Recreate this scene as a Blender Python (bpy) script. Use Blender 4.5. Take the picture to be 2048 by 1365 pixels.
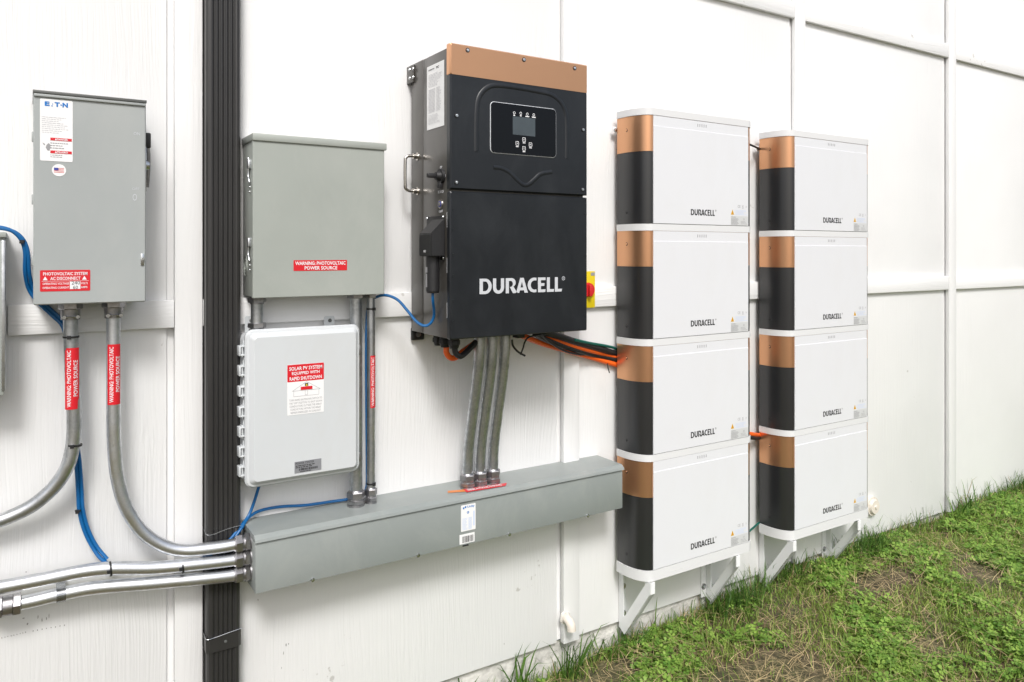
import bpy, bmesh, math, random
import numpy as np
from mathutils import Vector, Matrix
random.seed(7); rng = np.random.default_rng(11)
R = math.radians
scene = bpy.context.scene
for o in list(bpy.data.objects): bpy.data.objects.remove(o)

# ------------------------------------------------------------------ camera
D, PHI, FPX, HZ = 2.1, R(32.39), 1520.0, 505.0          # metres from siding, yaw, focal length and horizon in photo pixels
cam = bpy.data.cameras.new('camera'); camo = bpy.data.objects.new('camera', cam)
scene.collection.objects.link(camo); scene.camera = camo
camo.location = (0, -D, 0); camo.rotation_euler = (R(90), 0, -PHI)
cam.sensor_width = 36; cam.lens = FPX/2048*36
cam.shift_y = -(682.5-HZ)/2048
cam.clip_start = .05; cam.clip_end = 600
scene.render.resolution_x, scene.render.resolution_y = 1024, 682

# ------------------------------------------------------------------ sky, sun, exposure
SUN_AZ, SUN_EL = R(203), R(47)       # azimuth clockwise from +Y (the wall faces -Y)
w = bpy.data.worlds.new('World'); scene.world = w; w.use_nodes = True
nt = w.node_tree; nt.nodes.clear()
sky = nt.nodes.new('ShaderNodeTexSky'); sky.sky_type = 'NISHITA'; sky.sun_disc = False
sky.sun_elevation = SUN_EL; sky.sun_rotation = SUN_AZ
sky.air_density = 1.0; sky.dust_density = 4.0; sky.ozone_density = 1.0
hs = nt.nodes.new('ShaderNodeHueSaturation'); hs.inputs['Saturation'].default_value = .60
bg = nt.nodes.new('ShaderNodeBackground'); bg.inputs['Strength'].default_value = .09
wo = nt.nodes.new('ShaderNodeOutputWorld')
nt.links.new(sky.outputs[0], hs.inputs['Color']); nt.links.new(hs.outputs[0], bg.inputs['Color']); nt.links.new(bg.outputs[0], wo.inputs['Surface'])
sl = bpy.data.lights.new('sun', 'SUN'); sl.energy = 1.5; sl.angle = R(14); sl.color = (1, .99, .98)
so = bpy.data.objects.new('sun', sl); scene.collection.objects.link(so)
sdir = Vector((math.sin(SUN_AZ)*math.cos(SUN_EL), math.cos(SUN_AZ)*math.cos(SUN_EL), math.sin(SUN_EL)))
so.rotation_euler = sdir.to_track_quat('Z', 'Y').to_euler()
vs = scene.view_settings; vs.view_transform = 'Standard'; vs.look = 'None'; vs.gamma = 1; vs.use_curve_mapping = False
vs.exposure = 0.80

# ------------------------------------------------------------------ photo pixel -> place (ray met with a wall-parallel, side or level plane)
cP, sP = math.cos(PHI), math.sin(PHI)
def ray(px, py):
    a = (px-1024)/FPX
    return sP+a*cP, cP-a*sP, -(py-HZ)/FPX
def W(px, py, d=0.0):                 # plane d metres in front of the siding -> (X, Z)
    x, y, z = ray(px, py); t = (D-d)/y
    return x*t, z*t
def P(px, py, d=0.0):                 # the same as a point
    x, z = W(px, py, d); return Vector((x, -d, z))
def S(px, py, X):                     # side plane at X -> (d, Z)
    x, y, z = ray(px, py); t = X/x
    return D-y*t, z*t
def T(px, py, Z):                     # level plane -> (X, d)
    x, y, z = ray(px, py); t = Z/z
    return x*t, D-y*t

# ------------------------------------------------------------------ materials
def wear_layer(m, tint, amount, scale=7.):
    """dust film and wiped smears: soft cloudy patches broken up by finer streaks, plus a few tiny nicks"""
    n = m.node_tree.nodes; l = m.node_tree.links; b = n['Principled BSDF']
    tc = n.new('ShaderNodeTexCoord'); mp = n.new('ShaderNodeMapping'); mp.inputs['Rotation'].default_value = (0, .5, 0); mp.inputs['Scale'].default_value = (1, 1, .55); l.new(tc.outputs['Object'], mp.inputs['Vector'])
    a = n.new('ShaderNodeTexNoise'); a.inputs['Scale'].default_value = scale; a.inputs['Detail'].default_value = 8; a.inputs['Roughness'].default_value = .68; a.inputs['Distortion'].default_value = .6; l.new(mp.outputs[0], a.inputs['Vector'])
    r = n.new('ShaderNodeMapRange'); r.inputs['From Min'].default_value = .46; r.inputs['From Max'].default_value = .74; r.inputs['To Max'].default_value = amount; l.new(a.outputs['Fac'], r.inputs['Value'])
    v = n.new('ShaderNodeTexVoronoi'); v.inputs['Scale'].default_value = scale*5; l.new(tc.outputs['Object'], v.inputs['Vector'])
    v2 = n.new('ShaderNodeMapRange'); v2.inputs['From Min'].default_value = .035; v2.inputs['From Max'].default_value = .02; v2.inputs['To Max'].default_value = amount*1.6; l.new(v.outputs['Distance'], v2.inputs['Value'])
    ad = n.new('ShaderNodeMath'); ad.operation = 'MAXIMUM'; l.new(r.outputs[0], ad.inputs[0]); l.new(v2.outputs[0], ad.inputs[1])
    mx = n.new('ShaderNodeMix'); mx.data_type = 'RGBA'; mx.inputs['B'].default_value = (*tint, 1); l.new(ad.outputs[0], mx.inputs['Factor'])
    src = b.inputs['Base Color'].links
    if src: l.new(src[0].from_socket, mx.inputs['A'])
    else: mx.inputs['A'].default_value = b.inputs['Base Color'].default_value
    l.new(mx.outputs['Result'], b.inputs['Base Color'])
def mat(name, col, rough=.5, metal=0., var=0., vscale=8., bump=0., bscale=60., stretch=(1,1,1), rvar=0., coat=0., spec=.5, col2=None, dist=.002, wear=None):
    m = bpy.data.materials.new(name); m.use_nodes = True
    n = m.node_tree.nodes; l = m.node_tree.links; b = n['Principled BSDF']
    b.inputs['Base Color'].default_value = (*col, 1); b.inputs['Roughness'].default_value = rough; b.inputs['Metallic'].default_value = metal
    b.inputs['Specular IOR Level'].default_value = spec; b.inputs['Coat Weight'].default_value = coat
    if var or bump or rvar or col2:
        tc = n.new('ShaderNodeTexCoord'); mp = n.new('ShaderNodeMapping'); mp.inputs['Scale'].default_value = stretch
        l.new(tc.outputs['Object'], mp.inputs['Vector'])
        nz = n.new('ShaderNodeTexNoise'); nz.inputs['Scale'].default_value = vscale; nz.inputs['Detail'].default_value = 5; nz.inputs['Roughness'].default_value = .6
        l.new(mp.outputs[0], nz.inputs['Vector'])
        if var or col2:
            mr = n.new('ShaderNodeMapRange'); mr.inputs['From Min'].default_value = .3; mr.inputs['From Max'].default_value = .7
            l.new(nz.outputs['Fac'], mr.inputs['Value'])
            mx = n.new('ShaderNodeMix'); mx.data_type = 'RGBA'
            c2 = col2 if col2 else tuple(c*(1+var) for c in col)
            mx.inputs['A'].default_value = (*[c*(1-var) for c in col], 1); mx.inputs['B'].default_value = (*c2, 1)
            l.new(mr.outputs[0], mx.inputs['Factor']); l.new(mx.outputs['Result'], b.inputs['Base Color'])
        if rvar:
            r2 = n.new('ShaderNodeMapRange'); r2.inputs['From Min'].default_value = .3; r2.inputs['From Max'].default_value = .7
            r2.inputs['To Min'].default_value = rough-rvar; r2.inputs['To Max'].default_value = rough+rvar
            l.new(nz.outputs['Fac'], r2.inputs['Value']); l.new(r2.outputs[0], b.inputs['Roughness'])
        if bump:
            n2 = n.new('ShaderNodeTexNoise'); n2.inputs['Scale'].default_value = bscale; n2.inputs['Detail'].default_value = 3
            l.new(mp.outputs[0], n2.inputs['Vector'])
            bp = n.new('ShaderNodeBump'); bp.inputs['Strength'].default_value = bump; bp.inputs['Distance'].default_value = dist
            l.new(n2.outputs['Fac'], bp.inputs['Height']); l.new(bp.outputs[0], b.inputs['Normal'])
    if wear:
        wear_layer(m, *wear)
    return m

def siding_mat(name, axis):
    """white paint over embossed cedar grain running along one axis"""
    m = bpy.data.materials.new(name); m.use_nodes = True
    n = m.node_tree.nodes; l = m.node_tree.links; b = n['Principled BSDF']
    b.inputs['Roughness'].default_value = .55
    tc = n.new('ShaderNodeTexCoord')
    warp = n.new('ShaderNodeTexNoise'); warp.inputs['Scale'].default_value = 2.2; warp.inputs['Detail'].default_value = 2
    wm = n.new('ShaderNodeMapping'); wm.inputs['Scale'].default_value = (1, 1, .45) if axis == 'z' else (.45, 1, 1)
    l.new(tc.outputs['Object'], wm.inputs['Vector']); l.new(wm.outputs[0], warp.inputs['Vector'])
    add = n.new('ShaderNodeVectorMath'); add.operation = 'MULTIPLY_ADD'; add.inputs[1].default_value = (.10, .10, .10)
    l.new(warp.outputs['Color'], add.inputs[0]); l.new(tc.outputs['Object'], add.inputs[2])
    g = n.new('ShaderNodeMapping'); g.inputs['Scale'].default_value = (150, 150, 2.2) if axis == 'z' else (2.2, 150, 150)
    l.new(add.outputs[0], g.inputs['Vector'])
    nz = n.new('ShaderNodeTexNoise'); nz.inputs['Scale'].default_value = 1.0; nz.inputs['Detail'].default_value = 3; nz.inputs['Roughness'].default_value = .55
    l.new(g.outputs[0], nz.inputs['Vector'])
    fade = n.new('ShaderNodeTexNoise'); fade.inputs['Scale'].default_value = 3.0; l.new(tc.outputs['Object'], fade.inputs['Vector'])
    fr = n.new('ShaderNodeMapRange'); fr.inputs['From Min'].default_value = .35; fr.inputs['From Max'].default_value = .65; fr.inputs['To Min'].default_value = .25; fr.inputs['To Max'].default_value = 1
    l.new(fade.outputs['Fac'], fr.inputs['Value'])
    mu = n.new('ShaderNodeMath'); mu.operation = 'MULTIPLY'; l.new(nz.outputs['Fac'], mu.inputs[0]); l.new(fr.outputs[0], mu.inputs[1])
    bp = n.new('ShaderNodeBump'); bp.inputs['Strength'].default_value = .65; bp.inputs['Distance'].default_value = .0030
    l.new(mu.outputs[0], bp.inputs['Height']); l.new(bp.outputs[0], b.inputs['Normal'])
    # paint tone with faint soiling and small scuffs
    so_ = n.new('ShaderNodeTexNoise'); so_.inputs['Scale'].default_value = 1.3; so_.inputs['Detail'].default_value = 6; l.new(tc.outputs['Object'], so_.inputs['Vector'])
    cr = n.new('ShaderNodeValToRGB'); cr.color_ramp.elements[0].position = .3; cr.color_ramp.elements[0].color = (.755, .757, .755, 1)
    cr.color_ramp.elements[1].position = .6; cr.color_ramp.elements[1].color = (.81, .812, .81, 1)
    l.new(so_.outputs['Fac'], cr.inputs['Fac'])
    sp = n.new('ShaderNodeTexNoise'); sp.inputs['Scale'].default_value = 38; sp.inputs['Detail'].default_value = 4; l.new(tc.outputs['Object'], sp.inputs['Vector'])
    sp2 = n.new('ShaderNodeTexNoise'); sp2.inputs['Scale'].default_value = 2.3; l.new(tc.outputs['Object'], sp2.inputs['Vector'])
    m2 = n.new('ShaderNodeMath'); m2.operation = 'MULTIPLY'; l.new(sp.outputs['Fac'], m2.inputs[0]); l.new(sp2.outputs['Fac'], m2.inputs[1])
    sr = n.new('ShaderNodeMapRange'); sr.inputs['From Min'].default_value = .455; sr.inputs['From Max'].default_value = .50; l.new(m2.outputs[0], sr.inputs['Value'])
    mx = n.new('ShaderNodeMix'); mx.data_type = 'RGBA'; mx.inputs['B'].default_value = (.42, .40, .37, 1)
    sc = n.new('ShaderNodeMath'); sc.operation = 'MULTIPLY'; sc.inputs[1].default_value = .6; l.new(sr.outputs[0], sc.inputs[0])
    l.new(sc.outputs[0], mx.inputs['Factor']); l.new(cr.outputs[0], mx.inputs['A']); l.new(mx.outputs['Result'], b.inputs['Base Color'])
    return m

def galv_mat(name, base, dark, rough=.34):
    m = bpy.data.materials.new(name); m.use_nodes = True
    n = m.node_tree.nodes; l = m.node_tree.links; b = n['Principled BSDF']; b.inputs['Metallic'].default_value = 1
    tc = n.new('ShaderNodeTexCoord')
    nz = n.new('ShaderNodeTexNoise'); nz.inputs['Scale'].default_value = 22; nz.inputs['Detail'].default_value = 6; nz.inputs['Roughness'].default_value = .7
    l.new(tc.outputs['Object'], nz.inputs['Vector'])
    cr = n.new('ShaderNodeValToRGB'); cr.color_ramp.elements[0].position = .32; cr.color_ramp.elements[0].color = (*dark, 1)
    cr.color_ramp.elements[1].position = .62; cr.color_ramp.elements[1].color = (*base, 1)
    l.new(nz.outputs['Fac'], cr.inputs['Fac']); l.new(cr.outputs[0], b.inputs['Base Color'])
    mr = n.new('ShaderNodeMapRange'); mr.inputs['To Min'].default_value = rough+.14; mr.inputs['To Max'].default_value = rough-.08
    mr.inputs['From Min'].default_value = .3; mr.inputs['From Max'].default_value = .7
    l.new(nz.outputs['Fac'], mr.inputs['Value']); l.new(mr.outputs[0], b.inputs['Roughness'])
    n2 = n.new('ShaderNodeTexNoise'); n2.inputs['Scale'].default_value = 160; l.new(tc.outputs['Object'], n2.inputs['Vector'])
    bp = n.new('ShaderNodeBump'); bp.inputs['Strength'].default_value = .12; bp.inputs['Distance'].default_value = .001
    l.new(n2.outputs['Fac'], bp.inputs['Height']); l.new(bp.outputs[0], b.inputs['Normal'])
    return m

M = dict(
 siding=siding_mat('white_siding', 'z'), trim=siding_mat('white_trim', 'x'),
 concrete=mat('concrete', (.60, .585, .55), .9, var=.3, vscale=14, bump=.8, bscale=45, dist=.008),
 greybox=mat('grey_enamel', (.335, .36, .332), .42, var=.035, vscale=5, bump=.04, bscale=300, rvar=.05, wear=((.50, .50, .47), .22, 5)),
 greydark=mat('dark_grey_steel', (.10, .105, .10), .5, var=.1),
 disc=mat('blue_grey_enamel', (.345, .368, .365), .45, var=.035, vscale=4, bump=.05, bscale=260, rvar=.05, wear=((.50, .50, .47), .22, 5)),
 wire=mat('wireway_grey', (.25, .275, .267), .36, var=.04, vscale=4, rvar=.06, wear=((.50, .50, .47), .22, 5)),
 pvc=mat('white_polycarbonate', (.57, .595, .61), .38, var=.015, vscale=6, wear=((.50, .48, .44), .22, 6)),
 black=mat('black_powder_coat', (.0085, .0105, .0135), .33, var=.10, vscale=6, rvar=.05, wear=((.20, .21, .22), .045, 9)),
 side=mat('black_plate_wall_sheen', (.062, .058, .052), .30, var=.08, vscale=4, bump=.04, bscale=500, dist=.0006, spec=.75, wear=((.24, .22, .20), .12, 8)),  # base colour lifted and warmed to stand in for the white wall's reflection
 gloss=mat('black_glass', (.004, .005, .007), .12, spec=.2),
 lcd=mat('lcd_grey', (.055, .07, .08), .18, var=.12, vscale=9),
 rubber=mat('black_rubber', (.014, .014, .015), .5, var=.2),
 copper=mat('copper_anodised', (.69, .37, .205), .31, metal=.88, var=.03, vscale=3, bump=.04, bscale=700, dist=.0004),
 bdark=mat('battery_black', (.017, .0175, .019), .29, metal=0, spec=.75, var=.08, vscale=4, bump=.05, bscale=700, dist=.0004),
 bwhite=mat('battery_white', (.69, .70, .725), .20, var=.008, vscale=3, wear=((.60, .585, .56), .18, 4)),
 bband=mat('battery_white_band', (.68, .685, .69), .45),
 bracket=mat('bracket_white', (.78, .79, .795), .45, var=.03, vscale=9),
 galv=galv_mat('galvanised_steel', (.82, .84, .87), (.54, .56, .58), .36),
 galv2=galv_mat('weathered_galvanised', (.64, .66, .68), (.33, .345, .355), .38),
 fitting=galv_mat('cast_fitting', (.48, .47, .48), (.24, .24, .25), .36),
 zinc=mat('zinc_screw', (.62, .64, .66), .25, metal=1, var=.1, vscale=60),
 steel=mat('stainless', (.60, .57, .53), .24, metal=1),
 down=mat('bronze_downspout', (.027, .0262, .0258), .38, var=.12, vscale=5, stretch=(1,1,.3), rvar=.06),
 red=mat('sticker_red', (.62, .012, .022), .4, var=.03), white=mat('sticker_white', (.80, .80, .80), .45),
 ink=mat('ink_black', (.02, .02, .022), .5), inkgrey=mat('ink_grey', (.30, .30, .31), .5), inklight=mat('ink_pale', (.52, .52, .54), .5),
 print_w=mat('print_white', (.78, .78, .80), .5), print_s=mat('print_silver', (.55, .57, .60), .4),
 blue_ink=mat('ink_blue', (.0, .16, .50), .45), pale_blue=mat('pale_blue_print', (.50, .60, .80), .5), flag_red=mat('flag_red', (.70, .25, .25), .5), flag_blue=mat('flag_blue', (.05, .06, .30), .5),
 plate=mat('silver_plate', (.33, .34, .37), .35, metal=.4, var=.05), orange_l=mat('orange_tape', (.62, .20, .05), .5),
 yellow=mat('yellow_plastic', (.72, .55, .01), .4), redp=mat('red_plastic', (.58, .02, .025), .35), amber=mat('amber_triangle', (.60, .33, .01), .5),
 blue=mat('blue_cable', (.002, .105, .30), .38, var=.06, vscale=30), orange=mat('orange_cable', (.80, .12, .012), .42, var=.06, vscale=20),
 green=mat('green_cable', (.0, .10, .075), .42), pipe=mat('cream_pvc', (.68, .625, .55), .45, var=.06, vscale=20), caulk=mat('grey_putty', (.62, .60, .55), .8, var=.15, vscale=40, bump=.6, bscale=90),
 wood_gap=mat('gap_shadow_board', (.50, .49, .47), .8, var=.1),
)

# ------------------------------------------------------------------ mesh helpers
COL = scene.collection
def root(name, label, cat, loc, group=None):
    o = bpy.data.objects.new(name, None); COL.objects.link(o); o.location = loc; o.empty_display_size = .05
    o['label'] = label; o['category'] = cat
    if group: o['group'] = group
    return o
def origin(parent):
    v = Vector((0, 0, 0))
    while parent is not None: v += Vector(parent.location); parent = parent.parent
    return v
def obj(name, bm, m, parent=None, smooth=.6):
    if parent is not None: bmesh.ops.translate(bm, verts=bm.verts, vec=-origin(parent))
    if smooth:
        for f in bm.faces: f.smooth = True
        for e in bm.edges:
            if len(e.link_faces) == 2 and e.calc_face_angle(0) > smooth: e.smooth = False
    me = bpy.data.meshes.new(name); bm.to_mesh(me); bm.free()
    me.materials.append(M[m] if isinstance(m, str) else m)
    o = bpy.data.objects.new(name, me); COL.objects.link(o)
    if parent is not None: o.parent = parent
    return o
def tag(o, label, cat, group=None, kind=None):
    if label: o['label'] = label
    if cat: o['category'] = cat
    if group: o['group'] = group
    if kind: o['kind'] = kind
    return o
def abox(bm, x0, x1, d0, d1, z0, z1, bevel=0.):
    """box between siding distances d0<d1"""
    g = bmesh.ops.create_cube(bm, size=1); vs_ = g['verts']
    for v in vs_:
        v.co = Vector((x0 if v.co.x < 0 else x1, -d1 if v.co.y < 0 else -d0, z0 if v.co.z < 0 else z1))
    if bevel:
        es = list({e for v in vs_ for e in v.link_edges})
        bmesh.ops.bevel(bm, geom=es, offset=bevel, segments=2, affect='EDGES', profile=.5)
    return bm
def box(name, x0, x1, d0, d1, z0, z1, m, parent=None, bevel=.0015):
    return obj(name, abox(bmesh.new(), x0, x1, d0, d1, z0, z1, bevel), m, parent)
def acyl(bm, p0, p1, r0, r1=None, n=16, caps=True, turn=0.):
    p0, p1 = Vector(p0), Vector(p1); r1 = r0 if r1 is None else r1
    ax = (p1-p0).normalized(); u = ax.orthogonal().normalized(); v = ax.cross(u)
    a = []; b = []
    for i in range(n):
        t = 2*math.pi*i/n+turn; k = u*math.cos(t)+v*math.sin(t)
        a.append(bm.verts.new(p0+k*r0)); b.append(bm.verts.new(p1+k*r1))
    for i in range(n): bm.faces.new((a[i], a[(i+1) % n], b[(i+1) % n], b[i]))
    if caps: bm.faces.new(a[::-1]); bm.faces.new(b)
    return bm
def spline(pts, per=8):
    pts = [Vector(p) for p in pts]; q = [pts[0]*2-pts[1]]+pts+[pts[-1]*2-pts[-2]]; out = []
    for i in range(1, len(q)-2):
        p0, p1, p2, p3 = q[i-1:i+3]
        for k in range(per):
            t = k/per
            out.append(.5*((2*p1)+(p2-p0)*t+(2*p0-5*p1+4*p2-p3)*t*t+(3*p1-p0-3*p2+p3)*t**3))
    return out+[pts[-1]]
def atube(bm, pts, r, n=14, caps=True, flat=None):
    pts = [Vector(p) for p in pts]; rings = []; u = None
    for i, p in enumerate(pts):
        t = (pts[min(i+1, len(pts)-1)]-pts[max(i-1, 0)]).normalized()
        u = (t.orthogonal() if u is None else (u-t*u.dot(t))).normalized(); v = t.cross(u)
        ring = []
        for k in range(n):
            a = 2*math.pi*k/n; o = (u*math.cos(a)+v*math.sin(a))*r
            if flat is not None: o.y *= flat
            ring.append(bm.verts.new(p+o))
        rings.append(ring)
    for a, b in zip(rings, rings[1:]):
        for k in range(n): bm.faces.new((a[k], a[(k+1) % n], b[(k+1) % n], b[k]))
    if caps: bm.faces.new(rings[0][::-1]); bm.faces.new(rings[-1])
    bmesh.ops.recalc_face_normals(bm, faces=bm.faces)
    return bm
def rrect(x0, x1, z0, z1, r, n=5):
    out = []
    for cx, cz, a0 in ((x1-r, z1-r, 0), (x0+r, z1-r, 90), (x0+r, z0+r, 180), (x1-r, z0+r, 270)):
        for k in range(n+1):
            a = R(a0+90*k/n); out.append((cx+r*math.cos(a), cz+r*math.sin(a)))
    return out
def loft(bm, loops):
    """loops of (list of (x,z), d); closed at both ends"""
    rs = [[bm.verts.new((x, -d, z)) for x, z in pts] for pts, d in loops]; n = len(rs[0])
    for a, b in zip(rs, rs[1:]):
        for k in range(n): bm.faces.new((a[k], a[(k+1) % n], b[(k+1) % n], b[k]))
    bm.faces.new(rs[0][::-1]); bm.faces.new(rs[-1])
    bmesh.ops.recalc_face_normals(bm, faces=bm.faces)
    return bm
def prism_z(bm, plan, z0, z1):
    """plan = list of (x, d)"""
    a = [bm.verts.new((x, -d, z0)) for x, d in plan]; b = [bm.verts.new((x, -d, z1)) for x, d in plan]; n = len(a)
    for k in range(n): bm.faces.new((a[k], a[(k+1) % n], b[(k+1) % n], b[k]))
    bm.faces.new(a[::-1]); bm.faces.new(b); bmesh.ops.recalc_face_normals(bm, faces=bm.faces)
    return bm
def slab(name, x0, x1, d0, d1, z0, z1, r, m, parent, edge=0.):
    bm = bmesh.new(); L = [(rrect(x0, x1, z0, z1, r), d0), (rrect(x0, x1, z0, z1, r), d1-edge)]
    if edge: L.append((rrect(x0+edge, x1-edge, z0+edge, z1-edge, max(r-edge, .0003)), d1))
    return obj(name, loft(bm, L), m, parent)
def screw(name, p, axis, r, m='zinc', parent=None, n=12):
    p = Vector(p); ax = Vector(axis).normalized(); bm = bmesh.new()
    acyl(bm, p, p+ax*r*.5, r, r*.8, n); acyl(bm, p+ax*r*.5, p+ax*r*.62, r*.45, r*.40, 6)
    return obj(name, bm, m, parent)
FR = (Vector((1, 0, 0)), Vector((0, 0, 1)))        # frame of a surface facing the camera side
LF = (Vector((0, -1, 0)), Vector((0, 0, 1)))       # frame of a surface facing -X
_tx = {}
def text_data(s, bold=0.):
    if (s, bold) not in _tx:
        c = bpy.data.curves.new('t', 'FONT'); c.body = s; c.size = 1; c.offset = bold; c.resolution_u = 2; c.fill_mode = 'BOTH'
        o = bpy.data.objects.new('t', c); me = bpy.data.meshes.new_from_object(o)
        v = np.array([x.co[:2] for x in me.vertices]); f = [tuple(p.vertices) for p in me.polygons]
        v = (v-v.min(0))/(v.max(0)-v.min(0))
        _tx[(s, bold)] = (v, f); bpy.data.objects.remove(o); bpy.data.curves.remove(c); bpy.data.meshes.remove(me)
    return _tx[(s, bold)]
def atext(bm, s, org, right, up, w_, h_, bold=0.):
    """lettering filling a w x h box whose lower left corner is org"""
    v, f = text_data(s, bold)
    vv = [bm.verts.new(org+right*(a*w_)+up*(b*h_)) for a, b in v]
    for p in f:
        try: bm.faces.new([vv[i] for i in p])
        except ValueError: pass
    return bm
def ftext(bm, s, x0, x1, z0, z1, d, bold=.0, shear=0.):
    return atext(bm, s, Vector((x0, -d, z0)), FR[0]+FR[1]*shear, FR[1], x1-x0, z1-z0, bold)
def fine_print(bm, org, right, up, w_, h_, rows, fill=.55, ragged=True):
    """rows of unreadably small print as word-long dashes"""
    for r_ in range(rows):
        y = h_*(1-(r_+.8)/rows); x = 0; end = w_*(random.uniform(.6, 1) if ragged else 1)
        while x < end-w_*.03:
            l_ = min(random.uniform(.05, .16)*w_, end-x); hh = h_/rows*fill
            c = [org+right*a+up*b for a, b in ((x, y), (x+l_, y), (x+l_, y+hh), (x, y+hh))]
            bm.faces.new([bm.verts.new(p) for p in c]); x += l_+w_*.025
    return bm
def quadf(bm, x0, x1, z0, z1, d):
    bm.faces.new([bm.verts.new((x, -d, z)) for x, z in ((x0, z0), (x1, z0), (x1, z1), (x0, z1))]); return bm
def polyf(bm, pts, d):
    bm.faces.new([bm.verts.new((x, -d, z)) for x, z in pts]); return bm
def ringf(bm, cx, cz, r0, r1, d, n=20, sx=1.):
    a = [bm.verts.new((cx+sx*r0*math.cos(2*math.pi*k/n), -d, cz+r0*math.sin(2*math.pi*k/n))) for k in range(n)]
    b = [bm.verts.new((cx+sx*r1*math.cos(2*math.pi*k/n), -d, cz+r1*math.sin(2*math.pi*k/n))) for k in range(n)]
    for k in range(n): bm.faces.new((a[k], a[(k+1) % n], b[(k+1) % n], b[k]))
    return bm

# bold wordmark drawn as outlines: unit cap height
def arc(cx, cz, rx, rz, a0, a1, n=12): return [(cx+rx*math.cos(R(a0+(a1-a0)*k/n)), cz+rz*math.sin(R(a0+(a1-a0)*k/n))) for k in range(n+1)]
def wordmark():
    s = .225; L = []
    L.append([[(0, 0)]+[(.38, 0)]+arc(.38, .5, .44, .5, -90, 90)+[(0, 1)], [(s, s*.82), (.36, s*.82)]+arc(.36, .5, .235, .5-s*.82, -90, 90)+[(s, 1-s*.82)]])
    x = .90; L.append([[(x, 1), (x, .40)]+arc(x+.385, .40, .385, .41, 180, 360)+[(x+.77, 1), (x+.545, 1), (x+.545, .42)]+arc(x+.385, .42, .16, .22, 360, 180)+[(x+s, 1)]])
    x = 1.78; L.append([[(x, 0), (x, 1), (x+.40, 1)]+arc(x+.40, .70, .30, .30, 90, -62, 10)+[(x+.83, 0), (x+.50, 0), (x+.28, .42), (x+.37, .42)]+arc(x+.37, .615, .125, .195, -90, 90, 8)+[(x+s, .81), (x+s, 0)]])
    x = 2.50; L.append([[(x, 0), (x+.30, 1), (x+.55, 1), (x+.85, 0), (x+.61, 0), (x+.565, .17), (x+.275, .17), (x+.225, 0)], [(x+.325, .36), (x+.515, .36), (x+.42, .74)]])
    x = 3.33; L.append([[(x+.64, .0+.01), (x+.64, .20)]+[(x+.50, .19)]+arc(x+.49, .5, .26, .31, 270, 90, 10)+[(x+.64, .81), (x+.64, .99), (x+.48, 1)]+arc(x+.48, .5, .48, .5, 90, 270, 14)])
    x = 4.08; L.append([[(x, 0), (x, 1), (x+.56, 1), (x+.56, .81), (x+s, .81), (x+s, .61), (x+.49, .61), (x+.47, .42), (x+s, .42), (x+s, .19), (x+.57, .19), (x+.54, 0)]])
    for x in (4.74, 5.34): L.append([[(x, 0), (x, 1), (x+s, 1), (x+s, .19), (x+.55, .19), (x+.51, 0)]])
    c = bpy.data.curves.new('wm', 'CURVE'); c.dimensions = '2D'; c.fill_mode = 'BOTH'
    for letter in L:
        for loop in letter:
            sp = c.splines.new('POLY'); sp.points.add(len(loop)-1); sp.use_cyclic_u = True
            for p, (a, b) in zip(sp.points, loop): p.co = (a, b, 0, 1)
    o = bpy.data.objects.new('wm', c); me = bpy.data.meshes.new_from_object(o)
    v = np.array([x.co[:2] for x in me.vertices]); f = [tuple(p.vertices) for p in me.polygons]
    bpy.data.objects.remove(o); bpy.data.curves.remove(c); bpy.data.meshes.remove(me)
    v[:, 0] /= 5.89; _tx[('DURACELL', 'mark')] = (v, f)
wordmark()
def registered(bm, cx, cz, r, d):
    ringf(bm, cx, cz, r, r*.78, d); ftext(bm, 'R', cx-r*.38, cx+r*.42, cz-r*.5, cz+r*.5, d)

# ================================================================== the setting: ground, lawn soil
def ground_z(x, y):
    return np.interp(x, [-3, 0, 1.2, 2.0, 2.8, 3.4, 6], [-1.47, -1.46, -1.445, -1.408, -1.375, -1.356, -1.348])+.010*np.sin(x*3.1+y*2.3)+.008*np.sin(x*7.7-y*5.1)
gx = np.concatenate([np.linspace(-120, -3, 12), np.linspace(-2.8, 8, 110), np.linspace(9, 120, 12)])
gy = np.concatenate([np.linspace(-120, -5, 12), np.linspace(-4.8, .25, 54)])
GX, GY = np.meshgrid(gx, gy); GZ = ground_z(GX, GY)
near = (np.abs(GX-2.5) < 6) & (GY > -5)
GZ = np.where(near, GZ+rng.normal(0, .004, GZ.shape), -1.43)
gv = np.stack([GX, GY, GZ], -1).reshape(-1, 3); nx = len(gx)
gf = [(j*nx+i, j*nx+i+1, (j+1)*nx+i+1, (j+1)*nx+i) for j in range(len(gy)-1) for i in range(nx-1)]
gm = bpy.data.meshes.new('ground'); gm.from_pydata(gv.tolist(), [], gf)
for p in gm.polygons: p.use_smooth = True
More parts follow.
